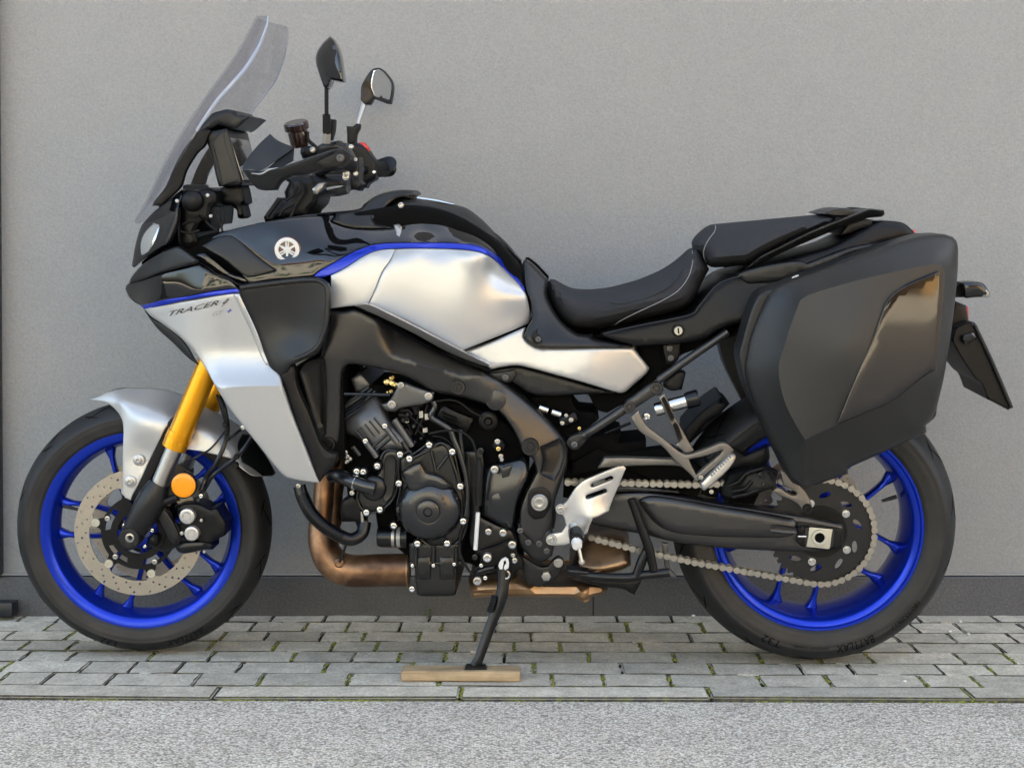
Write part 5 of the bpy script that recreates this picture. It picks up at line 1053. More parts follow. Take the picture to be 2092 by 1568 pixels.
# big corrugated hose
tube('lower_hose', [(*p, y_) for p, y_ in zip(K(4, [(150, 850), (175, 930), (220, 1010), (300, 1090), (390, 1145), (460, 1165), (520, 1130), (540, 1060)]), (-.150, -.158, -.165, -.168, -.165, -.16, -.15, -.14))], 13.2, 'rubber_shine', eng, seg=20, n=8)
hp = catmull(loc([(*p, y_) for p, y_ in zip(K(4, [(165, 900), (220, 1010), (300, 1090), (410, 1152)]), (-.155, -.165, -.168, -.165))]), 12)
for i in range(0, len(hp) - 1, 1): link('hose_rib', tubemesh('hose_rib', np.array([hp[i] + (hp[min(i + 1, len(hp) - 1)] - hp[i]) * u for u in (0, .25, .5)]), [.0146, .0156, .0146], 16), 'rubber_shine', eng)
bolt(*K1(4, 145, 848), -.168, 5, 'steel', eng)
# oil pan and filter
panel('oil_pan', K(4, [(800, 1185), (830, 1180), (1000, 1185), (1112, 1180), (1115, 1240), (1110, 1310), (1085, 1330), (1082, 1400), (1080, 1490), (1060, 1500), (870, 1502), (845, 1485), (838, 1400), (835, 1335), (803, 1315)]), -.155, 'engine_black', eng, to=.13, er=6, ed=.008)
for x0 in (840, 980): panel('pan_rib', K(4, [(x0, 1270), (x0 + 90, 1268), (x0 + 88, 1400), (x0 + 4, 1402)]), -.163, 'engine_black', eng, t=.012, er=4, ed=.006, seg=10)
panel('pan_edge', K(4, [(800, 1300), (1112, 1296), (1112, 1318), (802, 1322)]), -.162, 'engine_black', eng, t=.01, er=3, ed=.004)
for (cx, cy) in ((945, 1225), (1080, 1240), (840, 1240)): tube('pan_rib', ax(4, [(cx, cy - 30), (cx, cy + 80)], -.162), 4.2, 'engine_black', eng, seg=10)
for (cx, cy, r) in ((820, 1320, 3.8), (945, 1320, 3.8), (1068, 1312, 3.8), (818, 1458, 6)): bolt(*K1(4, cx, cy), -.168, r, 'steel_bright', eng)
of = empty('oil_filter', eng)
tube('filter_can', [(*p, -.125) for p in K(4, [(614, 1150), (625, 1150), (640, 1150), (790, 1153)])], [18, 20, 20.8, 20.8], 'rubber_shine', eng, seg=32, smooth=False)
bpy.data.objects.remove(of)
for x0, x1, m_ in ((701, 718, 'alu_grey'), (731, 752, 'decal_grey')): tube('filter_print', [(*p, -.125) for p in K(4, [(x0, 1152), (x1, 1152)])], [21.0, 21.0], m_, eng, seg=32)
# sprocket cover, quick shifter rod
panel('sprocket_cover', K(4, [(1245, 790), (1262, 740), (1300, 720), (1400, 700), (1480, 682), (1505, 730), (1505, 790), (1470, 870), (1440, 950), (1425, 1040), (1418, 1105), (1385, 1112), (1330, 1075), (1235, 1020), (1232, 920)]), [(*K1(4, 1250, 800), -.150), (*K1(4, 1480, 700), -.148), (*K1(4, 1400, 1100), -.150), (*K1(4, 1330, 900), -.162), (*K1(4, 1420, 800), -.160)], 'cover_black', eng, t=.04, er=8, ed=.010)
panel('cover_emboss', K(4, [(1345, 742), (1412, 722), (1392, 790), (1352, 800)]), -.1635, 'cover_black', eng, t=.004, er=3, ed=.002)
lathe('cover_plug', *K1(4, 1328, 935), -.161, [(0, 1), (14, 1), (15.5, 0), (15.5, -6), (0, -6)], 'cover_black', eng, 32)
for (cx, cy, r) in ((1308, 750, 8.5), (1272, 1118, 7), (1358, 1125, 8)): bolt(*K1(4, cx, cy), -.170, r, 'steel', eng)
tube('shift_sensor', [(*p, -.182) for p in K(4, [(1218, 690), (1218, 760), (1214, 840), (1212, 965)])], [4, 7.5, 8, 6.5], 'rubber', eng, seg=14)
tube('shift_rod', ax(4, [(1209, 1005), (1194, 1225)], -.182), 4.4, 'white', eng, seg=12)
panel('valve_block', K(4, [(1290, 600), (1320, 575), (1350, 575), (1370, 600), (1365, 640), (1300, 640)]), -.14, 'plastic_dark', eng, t=.03, er=4, ed=.005)
for (cx, cy, r, m_) in ((1325, 585, 6, 'steel'), (1330, 628, 5, 'brass'), (1345, 672, 5, 'steel'), (1350, 692, 4, 'steel'), (1225, 640, 7, 'engine_black')): bolt(*K1(4, cx, cy), -.155, r, m_, eng)
tube('wire', ax(4, [(1150, 660), (1160, 780), (1150, 900), (1150, 1040), (1110, 1120), (1100, 1240), (1150, 1340), (1180, 1370)], -.178), 2.6, 'rubber', eng, seg=8)
panel('rear_case', K(4, [(1120, 640), (1240, 640), (1250, 760), (1225, 900), (1225, 1030), (1330, 1080), (1420, 1110), (1440, 1200), (1400, 1260), (1200, 1260), (1150, 1180), (1160, 980), (1130, 800)]), -.135, 'engine_black', eng, t=.04, er=6, ed=.008)
# ------------------------------------------------------------------ exhaust
exh = empty('exhaust', bike)
tube('header_pipe', [(*p, y_) for p, y_ in zip(K(4, [(385, 600), (330, 700), (300, 820), (290, 960), (272, 1080), (285, 1200), (340, 1300), (450, 1350), (620, 1348), (800, 1345)]), (-.03, -.05, -.06, -.07, -.08, -.09, -.095, -.095, -.09, -.085))], [20, 21, 21, 21, 23, 27, 31, 33, 33, 33], 'copper', exh, seg=28, n=8)
tube('header_pipe', [(*p, y_) for p, y_ in zip(K(4, [(420, 640), (380, 760), (350, 900), (350, 1020), (330, 1120), (330, 1220), (400, 1310)]), (.04, .03, .02, .01, 0, -.02, -.05))], 20, 'copper', exh, seg=24)
tube('header_pipe', [(*p, y_) for p, y_ in zip(K(4, [(400, 620), (360, 740), (325, 860), (318, 980), (300, 1100), (300, 1220), (380, 1320)]), (.12, .11, .10, .09, .07, .04, .0))], 20, 'copper', exh, seg=24)
tube('header_joint', [(*p, -.09) for p in K(4, [(790, 1345), (800, 1345)])], [34.5, 34.5], 'muffler', exh, seg=32)
lathe('sensor_boss', *K1(4, 385, 1305), -.128, [(0, 4), (6, 4), (10, 1), (11, -6), (0, -6)], 'copper', exh, 16)
tube('sensor_cable', ax(4, [(425, 1200), (405, 1260), (390, 1300)], -.145), 2.6, 'rubber', exh, seg=8)
MF = [(*K1(5, 170, 1000), -.10), (*K1(5, 450, 960), -.11), (*K1(5, 900, 1030), -.11), (*K1(5, 500, 1020), -.12)]
panel('muffler_box', K(5, [(160, 960), (300, 950), (440, 925), (478, 960), (600, 985), (800, 985), (900, 990), (960, 1012), (940, 1045), (860, 1062), (845, 1082), (790, 1080), (760, 1062), (500, 1060), (300, 1062), (178, 1068), (165, 1010)]), MF, 'muffler', exh, to=.12, er=16, ed=.035, step=7)
panel('muffler_tail', K(5, [(735, 905), (760, 830), (800, 745), (850, 705), (930, 692), (1010, 695), (1060, 720), (1085, 780), (1090, 880), (1040, 905), (960, 925), (880, 935), (790, 925)]), [(*K1(5, 800, 860), -.10), (*K1(5, 950, 850), -.115), (*K1(5, 950, 720), -.07)], 'muffler', exh, to=.12, er=20, ed=.04, step=7)
tube('muffler_seam', ax(5, [(178, 1030), (300, 1030)], -.137), 2, 'copper', exh, seg=8)
tube('muffler_seam', [(*p, -.122) for p in K(5, [(860, 925), (960, 895), (1050, 850)])], 2.2, 'copper', exh, seg=8)
lathe('drain_boss', *K1(5, 830, 1070), -.09, [(0, 2), (6, 2), (8, 0), (8, -20), (0, -20)], 'muffler', exh, 20)
# ------------------------------------------------------------------ swingarm, centre stand, foot controls
sw = empty('swingarm', bike)
SWF = tps([(1200, 1030, -.115), (1300, 1050, -.125), (1400, 1060, -.138), (1550, 1080, -.146), (1720, 1095, -.146)])
panel('arm', [(1185, 1012), (1250, 1006), (1300, 1004), (1340, 1006), (1406, 1016), (1473, 1028), (1552, 1039), (1627, 1051), (1650, 1055), (1721, 1070), (1724, 1085), (1722, 1118), (1716, 1123), (1640, 1126), (1552, 1123), (1480, 1119), (1420, 1112), (1360, 1103), (1310, 1090), (1214, 1072), (1180, 1060)], SWF, 'frame_black', sw, t=.035, er=9, ed=.012, step=8)
panel('arm_face', [(1303, 1020), (1320, 1013), (1345, 1012), (1406, 1021), (1473, 1033), (1552, 1045), (1622, 1058), (1630, 1075), (1622, 1092), (1600, 1097), (1552, 1098), (1480, 1096), (1420, 1093), (1375, 1087), (1345, 1073), (1320, 1048)], lambda X, Y: SWF(X, Y) - .012, 'frame_black', sw, t=.014, er=14, ed=.013, step=7)
panel('arm_slot', K(19, [(640, 980), (680, 930), (760, 920), (960, 945), (1035, 975), (1030, 1030), (960, 1050), (800, 1040), (680, 1020)]), -.160, 'frame_black', sw, t=.006, er=6, ed=-.004)
panel('arm_end', K(19, [(1030, 880), (1100, 870), (1680, 965), (1670, 1250), (1500, 1275), (1180, 1250), (1060, 1220), (1030, 1160)]), -.150, 'plastic_dark', sw, t=.02, er=5, ed=.005, holes=[K(19, [(1150, 960), (1560, 990), (1550, 1240), (1160, 1230)])])
panel('axle_block', K(19, [(1212, 948), (1540, 980), (1500, 1265), (1170, 1228)]), -.150, 'cream', sw, t=.02, er=2, ed=.0015, seg=12, corner=30)
ab = K1(19, 1355, 1100); lathe('axle_nut', ab[0], ab[1], -.152, [(9.5, -6), (10.5, 2.5), (12, 3.6), (15.5, 3.2), (16.5, 1.5), (16.5, -6)], 'cream', sw, 32, closed=True)
lathe('axle_bore', ab[0], ab[1], -.1515, [(0, 0), (11, 0), (11, -3), (0, -3)], 'void', sw, 24)
tube('adjuster_bolt', ax(19, [(1045, 1080), (1165, 1080)], -.157), 3, 'steel_bright', sw, seg=10)
for (cx, cy) in ((1085, 985), (1070, 1130)): lathe('adjuster_boss', *K1(19, cx, cy), -.155, [(0, 2), (5, 2), (7, 0), (7, -6), (0, -6)], 'plastic_dark', sw, 16)
panel('chain_slider', K(5, [(930, 430), (1100, 432), (1250, 445), (1360, 455), (1365, 468), (1250, 462), (1000, 460), (930, 470)]), -.125, 'plastic', sw, t=.03, er=3, ed=.003)
panel('chain_guard', K(9, [(380, 1180), (430, 1100), (600, 1098), (820, 1105), (960, 1110), (1100, 1230), (1000, 1165), (700, 1160), (600, 1165)]), -.135, 'peg_bracket', sw, t=.02, er=4, ed=.004)
panel('guard_base', K(9, [(180, 1140), (380, 1020), (500, 1060), (950, 1010), (1100, 1130), (1250, 1250), (1300, 1400), (1000, 1370), (560, 1190), (180, 1240)]), -.09, 'void', sw, t=.03, er=4, ed=.004)
panel('chain_dark_backing', [(1152, 955), (1300, 950), (1480, 955), (1560, 990), (1540, 1030), (1440, 1020), (1320, 1010), (1195, 1020), (1150, 1015)], -.075, 'void', sw, to=.06, er=3, ed=.004, step=20)  # near-black panel added behind the upper chain run to darken the gap
# lower caliper torque arm bracket with hugger and its bolts
panel('stay_arm', K(19, [(800, 150), (900, 180), (1060, 350), (1150, 440), (1220, 560), (1245, 640), (1250, 700), (1180, 750), (1110, 710), (1060, 640), (960, 570), (800, 510), (680, 440), (740, 380), (860, 400), (820, 280)]), -.158, 'peg_bracket', sw, t=.010, er=5, ed=.004, holes=[K(19, [(800, 380), (880, 370), (1030, 460), (1020, 495), (950, 485), (850, 430)])])
lathe('stay_bolt', *K1(19, 1185, 690), -.163, [(0, 0), (3, 0), (4, 2), (9, 2), (10, 0), (10, -6), (0, -6)], 'plastic_dark', sw, 20)
panel('hugger', K(19, [(-60, 430), (60, 170), (240, 130), (340, 115), (580, 60), (640, 100), (770, 160), (740, 280), (720, 400), (560, 440), (300, 530), (60, 560), (-40, 520)]), [(*K1(19, 0, 450), -.13), (*K1(19, 300, 300), -.155), (*K1(19, 700, 250), -.160), (*K1(19, 560, 80), -.15)], 'plastic_dark', sw, t=.02, er=8, ed=.01)
for pts in ([(60, 360), (200, 300), (320, 180), (560, 110)], [(100, 440), (290, 400), (390, 290)], [(110, 520), (300, 480), (490, 415)], [(650, 170), (690, 260), (710, 400)]): tube('hugger_rib', [(*p, -.158) for p in K(19, pts)], 4.5, 'plastic_dark', sw, seg=10)
for (cx, cy) in ((520, 205), (570, 345)): bolt(*K1(19, cx, cy), -.163, 6, 'engine_black', sw)
panel('inner_fender', [(1395, 880), (1440, 850), (1480, 822), (1470, 850), (1415, 900), (1390, 930)], -.06, 'plastic_dark', sw, to=.06, er=5, ed=.01)
panel('mudguard', K(9, [(1040, 900), (1060, 860), (1150, 760), (1240, 690), (1320, 635), (1335, 640), (1310, 665), (1385, 688), (1300, 770), (1200, 840), (1100, 960), (1060, 1000)]), -.085, 'plastic_dark', sw, to=.085, er=6, ed=.012, step=8)
panel('hugger_front', K(9, [(1180, 1090), (1400, 1010), (1500, 1080), (1680, 1010), (1690, 1100), (1650, 1180), (1420, 1200), (1250, 1200)]), -.11, 'plastic_dark', sw, t=.05, er=6, ed=.01)
# centre stand
cs = empty('centre_stand', bike)
tube('stand_bar', ax(5, [(720, 915), (860, 940), (1060, 950), (1160, 935), (1310, 920)], -.150), [8, 8.5, 9, 9, 10], 'rubber_shine', cs, seg=14)
tube('stand_leg', ax(5, [(1090, 500), (1140, 640), (1190, 780), (1220, 910)], -.155), [8, 9, 10, 9], 'plastic_dark', cs, seg=14)
tube('stand_leg', ax(5, [(1180, 790), (1150, 860), (1120, 940)], -.150), [9, 10, 10], 'rubber_shine', cs, seg=14)
panel('stand_foot', K(5, [(740, 940), (900, 960), (1090, 960), (1160, 950), (1140, 990), (1110, 1048), (1080, 1035), (1040, 1015), (900, 995), (760, 960)]), -.145, 'plastic_dark', cs, t=.03, er=5, ed=.006)
panel('stand_tread', K(5, [(720, 900), (790, 905), (850, 915), (850, 935), (760, 935), (715, 920)]), -.162, 'rubber_shine', cs, t=.03, er=4, ed=.006)
panel('stand_lug', K(5, [(1265, 750), (1300, 755), (1310, 900), (1350, 940), (1330, 960), (1290, 920)]), -.10, 'engine_grey', cs, t=.01, er=3, ed=.002)
# rider foot peg with silver heel plate
fp = empty('footrest', bike)
panel('heel_plate', K(5, [(604, 742), (606, 718), (625, 700), (650, 697), (692, 690), (718, 650), (702, 600), (690, 586), (664, 572), (662, 545), (680, 532), (700, 530), (722, 512), (770, 440), (800, 410), (832, 388), (1000, 320), (1045, 312), (1060, 325), (1050, 350), (985, 505), (962, 568), (915, 595), (872, 610), (850, 660), (842, 692), (800, 720), (745, 745), (720, 762), (640, 766), (615, 760)]), [(*K1(5, 630, 730), -.168), (*K1(5, 690, 555), -.168), (*K1(5, 770, 480), -.178), (*K1(5, 800, 640), -.182), (*K1(5, 860, 610), -.192), (*K1(5, 1000, 350), -.180), (*K1(5, 960, 560), -.176)], 'alu', fp, t=.006, er=3, ed=.002, step=6,
      holes=[K(5, [(858, 420), (870, 408), (975, 368), (988, 374), (985, 388), (872, 432), (860, 430)]), K(5, [(830, 488), (842, 476), (940, 440), (954, 446), (950, 462), (845, 500), (832, 498)])])
for (cx, cy) in ((688, 558), (633, 733)): p = K1(5, cx, cy); lathe('washer', p[0], p[1], -.172, [(6, 1.5), (10, 1.5), (11, 0), (11, -4), (0, -4)], 'alu', fp, 24); bolt(p[0], p[1], -.176, 7, 'steel', fp)
tube('peg_arm', [(*K1(5, 760, 660), -.180), (*K1(5, 770, 700), -.215)], [11, 13], 'alu', fp, seg=16)
tube('peg_rubber', [(*K1(5, 772, 690), -.20), (*K1(5, 776, 715), -.255), (*K1(5, 778, 735), -.29)], [14, 14.5, 14.5], 'rubber', fp, seg=20)
for k in range(5): p = K1(5, 735 + 20 * k, 700 + 2 * k); tube('peg_rib', [(p[0], p[1] - 8, -.24), (p[0] + 1, p[1] + 6, -.292)], 1.8, 'rubber_shine', fp, seg=6)
tube('peg_tip', [(*K1(5, 778, 745), -.285), (*K1(5, 782, 770), -.30)], [12, 10], 'white', fp, seg=20)
tube('peg_feeler', [(*K1(5, 792, 785), -.298), (*K1(5, 808, 862), -.302)], [4, 4], 'steel', fp, seg=12)
lathe('feeler_tip', *K1(5, 808, 858), -.302, [(0, 2), (6, 2), (6.5, 0), (6.5, -3), (0, -3)], 'steel_bright', fp, 14)
# side stand
ss = empty('side_stand', bike)
def wl(x, y, z): return RM.T @ (np.array([x, y, z]) - GA)       # world to motorcycle frame
d_f = 3.088; ftw = np.array([(972 - VX) * d_f / FOC, d_f, .0222])
foot = wl(*(ftw + np.array([0, 0, .006]))); top = L(*K1(18, 715, 420), -.172)
SS = [top, top + (foot - top) * .30 + np.array([.014, 0, 0]), top + (foot - top) * .62 + np.array([.008, 0, 0]), foot + np.array([.008, 0, .018]), foot]
link('stand_leg', tubemesh('stand_leg', catmull(SS, 8), [.0125, .0135, .0115, .0105, .0125], 10, .8), 'rubber_shine', ss)
link('stand_pad', mesh('stand_pad', *(lambda c: ([wl(*(ftw + np.array([sx * (.020 + .004 * q), sy * .016, .0055 * (1 - q)]))) for q in (0, 1) for sx, sy in ((-1, -1), (1, -1), (1, 1), (-1, 1))], [(0, 1, 2, 3), (7, 6, 5, 4), (0, 4, 5, 1), (1, 5, 6, 2), (2, 6, 7, 3), (3, 7, 4, 0)]))(0), 20), 'rubber_shine', ss)
tube('stand_spring', [(*p, y_) for p, y_ in zip(K(18, [(560, 940), (530, 1060), (480, 1200)]), (-.186, -.196, -.206))], [5.6, 6, 6], 'plastic_dark', ss, seg=12)
for k in range(9):
    u = k / 8; tube('spring_coil', [(*K1(18, 545 - 50 * u + dx, 960 + 200 * u - 6 * q), -.188 - .017 * u - .0065) for q, dx in enumerate((-34, 0, 34))], 1.5, 'plastic_dark', ss, seg=6)
panel('stand_bracket', K(18, [(240, 480), (330, 420), (320, 210), (580, 110), (800, 30), (920, 60), (950, 250), (1020, 330), (1035, 500), (930, 510), (840, 660), (740, 860), (700, 900), (720, 700), (620, 560), (450, 600), (260, 620)]), -.158, 'plastic_dark', ss, t=.012, er=4, ed=.003)
panel('stand_switch', K(18, [(250, 560), (290, 510), (450, 460), (580, 440), (600, 490), (490, 540), (350, 590), (265, 620)]), -.175, 'rubber_shine', ss, t=.014, er=4, ed=.005)
panel('stand_hook', K(18, [(640, 400), (680, 340), (740, 308), (790, 340), (803, 400), (795, 480), (740, 515), (715, 480), (730, 440), (760, 400), (745, 350), (715, 370), (710, 430), (695, 500), (650, 500), (630, 450)]), -.196, 'white', ss, t=.006, er=2, ed=.001, step=5)
for (cx, cy, r, m_) in ((447, 307, 9, 'alu'), (346, 437, 4.2, 'steel_bright'), (413, 643, 4.4, 'steel_bright'), (858, 95, 8.5, 'steel'), (897, 355, 6, 'steel'), (870, 270, 4.5, 'steel'), (285, 690, 9, 'alu_grey'), (243, 300, 6, 'engine_black')): bolt(*K1(18, cx, cy), -.176, r, m_, ss)
tube('stand_wire', [(*p, -.168) for p in K(18, [(330, 210), (440, 175), (560, 150), (640, 110), (800, 40)])], 1.6, 'rubber', ss, seg=6)
tube('stand_ring', [(*p, -.19) for p in K(18, [(770, 530), (805, 560), (810, 610), (780, 650), (740, 650)])], 2.2, 'steel', ss, seg=8)
# ------------------------------------------------------------------ subframe, passenger peg, shock adjuster
sf = empty('subframe', bike)
tube('lower_stay', ax(9, [(265, 935), (420, 836), (600, 715)], -.150), [8.5, 9.5, 9.5], 'frame_black', sf, seg=18, mirror=True)
panel('stay_fork', K(17, [(700, 1320), (670, 1260), (690, 1190), (760, 1130), (960, 1065), (1000, 1080), (1050, 1140), (1045, 1200), (940, 1330), (860, 1385), (760, 1380)]), -.150, 'plastic', sf, t=.016, er=5, ed=.005, mirror=True)
bolt(*K1(17, 815, 1285), -.156, 7, 'engine_grey', sf)
tube('stay_collar', ax(9, [(285, 922), (305, 908)], -.150), [10.5, 10.5], 'plastic', sf, seg=18)
tube('upper_stay', ax(9, [(840, 510), (1100, 325), (1370, 140)], -.145), [8.4, 8.4, 8.4], 'frame_black', sf, seg=18, mirror=True)
panel('joint_link', K(9, [(575, 715), (590, 670), (640, 640), (780, 540), (830, 522), (870, 545), (880, 590), (855, 620), (820, 625), (670, 720), (650, 750), (610, 765), (580, 745)]), -.168, 'frame_black', sf, t=.02, er=7, ed=.006, mirror=True)
for (cx, cy) in ((620, 715), (825, 570)): p = K1(9, cx, cy); lathe('joint_bolt', p[0], p[1], -.172, [(0, 0), (4, 0), (4.6, 2.5), (6, 2.5), (6.6, .6), (8.4, .6), (9, 3), (11.5, 3), (12.3, 1), (12.3, -8), (0, -8)], 'frame_black', sf, 28)
panel('peg_bracket', K(9, [(632, 790), (660, 760), (688, 738), (702, 770), (718, 805), (760, 862), (830, 915), (905, 972), (965, 1025), (1020, 1062), (1080, 1072), (1200, 1032), (1320, 985), (1380, 1000), (1416, 1040), (1400, 1068), (1280, 1165), (1150, 1272), (1112, 1280), (1100, 1242), (960, 1112), (880, 1022), (790, 960), (702, 902), (650, 830)]), -.190, 'peg_bracket', sf, t=.014, er=4, ed=.003, step=6, holes=[K(9, [(1075, 1112), (1200, 1085), (1330, 1042), (1300, 1080), (1180, 1185), (1130, 1228), (1100, 1170)])])
panel('peg_bracket', K(9, [(845, 642), (868, 618), (888, 612), (930, 700), (975, 800), (1040, 920), (1112, 1042), (1080, 1062), (1040, 1062), (972, 1002), (992, 985), (960, 900), (930, 832), (880, 730)]), -.188, 'peg_bracket', sf, t=.012, er=4, ed=.003, step=6)
panel('bracket_slot', K(9, [(862, 650), (885, 632), (915, 690), (965, 795), (945, 830), (920, 790)]), -.190, 'plastic_dark', sf, t=.002, er=3, ed=-.002)
panel('bracket_slot', K(9, [(950, 850), (970, 825), (990, 850), (1025, 950), (1000, 985), (975, 920)]), -.190, 'plastic_dark', sf, t=.002, er=3, ed=-.002)
pg = panel('passenger_peg', K(9, [(1158, 1312), (1165, 1295), (1230, 1228), (1320, 1140), (1400, 1072), (1425, 1078), (1432, 1095), (1420, 1130), (1370, 1195), (1290, 1270), (1192, 1352), (1175, 1340)]), -.205, 'alu', sf, t=.022, er=5, ed=.006, step=6)
for k in range(9): tube('peg_tooth', [(*K1(9, 1235 + 18 * k, 1222 - 17 * k), -.206), (*K1(9, 1250 + 18 * k, 1238 - 17 * k), -.212)], 2.0, 'alu_grey', sf, seg=6)
bolt(*K1(9, 1245, 1360), -.20, 4.5, 'steel', sf); bolt(*K1(9, 1165, 1250), -.20, 5, 'alu_grey', sf)
sh = empty('shock_adjuster', bike)
a0 = (*K1(9, 815, 735), -.155); a1 = (*K1(9, 1150, 640), -.150)
def along(u, y=-.152): return (a0[0] + (a1[0] - a0[0]) * u, a0[1] + (a1[1] - a0[1]) * u, y)
tube('adjuster_can', [along(0), along(.05), along(.10), along(.72)], [12.5, 13.8, 13.8, 13.8], 'steel_bright', sh, seg=28, smooth=False)
tube('adjuster_knob', [along(.70), along(.74), along(.97), along(1.0)], [16, 17.5, 17.5, 15], 'rubber_shine', sh, seg=12, smooth=False)
tube('adjuster_clamp', [along(.22), along(.28)], [15.5, 15.5], 'plastic_dark', sh, seg=24)
panel('adjuster_mount', K(9, [(880, 560), (940, 590), (1020, 580), (1050, 450), (1000, 430), (940, 480), (890, 510)]), -.13, 'plastic_dark', sh, t=.03, er=4, ed=.006)
bolt(*K1(9, 748, 788), -.14, 8, 'steel_bright', sh)
tube('shock_spring', [(*K1(17, 180, 600), -.06), (*K1(17, 620, 780), -.06)], [11, 11], 'plastic_dark', sh, seg=16)
tube('shock_body', [(*K1(17, 190, 625), -.10), (*K1(17, 345, 680), -.10)], [8.5, 8.5], 'steel_bright', sh, seg=18)
tube('shock_body', [(*K1(17, 415, 700), -.10), (*K1(17, 570, 755), -.10)], [8.5, 8.5], 'steel_bright', sh, seg=18)
panel('shock_block', K(17, [(540, 860), (580, 800), (720, 760), (790, 715), (840, 730), (890, 850), (800, 900), (640, 970), (570, 950)]), -.11, 'plastic_dark', sh, t=.03, er=4, ed=.005)
for (cx, cy, r) in ((600, 905, 4.5), (755, 850, 5), (670, 770, 4), (905, 1000, 4)): bolt(*K1(17, cx, cy), -.118, r, 'steel' if cx != 905 else 'brass', sh)
panel('airbox', K(6, [(-20, 1250), (60, 1215), (170, 1200), (300, 1225), (600, 1308), (830, 1380), (700, 1385), (500, 1395), (300, 1390), (200, 1340), (120, 1300)]), -.125, 'plastic', sf, to=.10, er=6, ed=.01)
bolt(*K1(6, 107, 1275), -.145, 7, 'engine_grey', sf); panel('airbox_lug', K(6, [(0, 1250), (80, 1240), (170, 1225), (180, 1260), (150, 1300), (110, 1312), (50, 1290)]), -.138, 'plastic', sf, t=.01, er=4, ed=.003)
# dark inner parts behind the stays, with gaps left where the wall shows through
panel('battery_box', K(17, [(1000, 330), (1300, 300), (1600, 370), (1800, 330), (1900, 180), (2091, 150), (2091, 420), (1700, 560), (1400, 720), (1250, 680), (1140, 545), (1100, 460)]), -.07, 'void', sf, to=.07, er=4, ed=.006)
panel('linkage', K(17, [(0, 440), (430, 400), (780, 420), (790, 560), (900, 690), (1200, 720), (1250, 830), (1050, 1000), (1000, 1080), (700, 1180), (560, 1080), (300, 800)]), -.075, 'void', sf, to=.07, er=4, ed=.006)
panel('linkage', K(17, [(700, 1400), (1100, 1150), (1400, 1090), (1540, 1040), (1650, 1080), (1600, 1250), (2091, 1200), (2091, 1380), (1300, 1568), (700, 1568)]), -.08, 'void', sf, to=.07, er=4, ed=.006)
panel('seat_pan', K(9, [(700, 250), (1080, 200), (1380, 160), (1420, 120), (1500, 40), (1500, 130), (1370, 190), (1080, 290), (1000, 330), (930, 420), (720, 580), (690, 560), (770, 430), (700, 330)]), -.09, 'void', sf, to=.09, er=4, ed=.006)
panel('seat_bracket', K(9, [(870, 230), (960, 210), (1010, 200), (1000, 330), (960, 390), (900, 385), (880, 300)]), -.125, 'plastic_dark', sf, t=.02, er=4, ed=.004)
for (cx, cy) in ((925, 268), (935, 342)): bolt(*K1(9, cx, cy), -.132, 6.5, 'engine_grey', sf)
tube('shock_link', [(*p, -.09) for p in K(17, [(1350, 1090), (1820, 900)])], 3, 'plastic_dark', sf, seg=8)
# ------------------------------------------------------------------ side cases
pn = empty('side_case', bike); pn['label'] = 'black hard side case with a glossy inlay'
OUT = K(8, [(478, 492), (560, 455), (770, 380), (1000, 292), (1130, 245), (1240, 216), (1320, 206), (1380, 205), (1428, 220), (1454, 262), (1457, 320), (1452, 430), (1440, 550), (1412, 780), (1382, 950), (1350, 1100), (1322, 1178), (1285, 1222), (1288, 1262), (1080, 1358), (868, 1452), (868, 1482), (760, 1520), (660, 1552), (615, 1548), (560, 1500), (515, 1420), (432, 1252), (345, 1060), (318, 940), (322, 880), (345, 760), (385, 650), (425, 560)])
FACE = K(8, [(612, 560), (645, 535), (690, 518), (850, 470), (1000, 432), (1180, 392), (1330, 364), (1372, 378), (1386, 420), (1380, 520), (1362, 720), (1340, 930), (1280, 965), (1100, 1100), (950, 1165), (812, 1222), (640, 1302), (590, 1220), (540, 1120), (508, 1010), (500, 900), (530, 800), (560, 700)])
fl, ol = smooth_loop(FACE, 8), smooth_loop(OUT, 8)
fy = tps([(*K1(8, 612, 560), -.348), (*K1(8, 1000, 432), -.362), (*K1(8, 1350, 380), -.356), (*K1(8, 500, 900), -.346), (*K1(8, 640, 1302), -.362), (*K1(8, 1340, 930), -.366), (*K1(8, 850, 800), -.382), (*K1(8, 1100, 1000), -.380)])
def PF(X, Y):
    Q = np.stack([np.ravel(X), np.ravel(Y)], -1).astype(float); do = dist([ol], Q); df_ = dist([fl], Q); ins = inside(fl, Q)
    w_ = np.where(ins, 1, do / (do + df_ + 1e-6)); w_ = np.where(ins, 1, w_)
    return (-.296 + (fy(Q[:, 0], Q[:, 1]) + .296) * w_).reshape(np.shape(X))
panel('case_lid', OUT, PF, 'pannier_black', pn, to=-.262, er=9, ed=.014, step=8, lines=[FACE + FACE[:1]], sharp=22)
PY = lambda pts, d: [(*p, float(PF(np.array([p[0]]), np.array([p[1]]))[0]) - d) for p in pts]
_q = np.array(K(8, [(1356, 405), (812, 1216), (1330, 928), (1060, 605), (1100, 900)])); _z = fy(_q[:, 0], _q[:, 1])
INL = np.linalg.lstsq(np.c_[np.ones(5), _q], _z, rcond=None)[0]; INL[0] -= max(0, float((INL[0] + _q @ INL[1:] - _z).max())) + .002; INL[2] -= .000021; INL[0] += .000021 * 640
panel('glossy_inlay', K(8, [(1356, 405), (1352, 520), (1342, 720), (1330, 928), (1275, 956), (1100, 1092), (950, 1158), (812, 1216), (900, 1000), (1000, 770), (1060, 605), (1078, 562), (1110, 525), (1180, 480)]), lambda X, Y: INL[0] + INL[1] * X + INL[2] * Y, 'gloss_black', pn, t=.012, er=1.5, ed=.0005, step=14, seg=9)
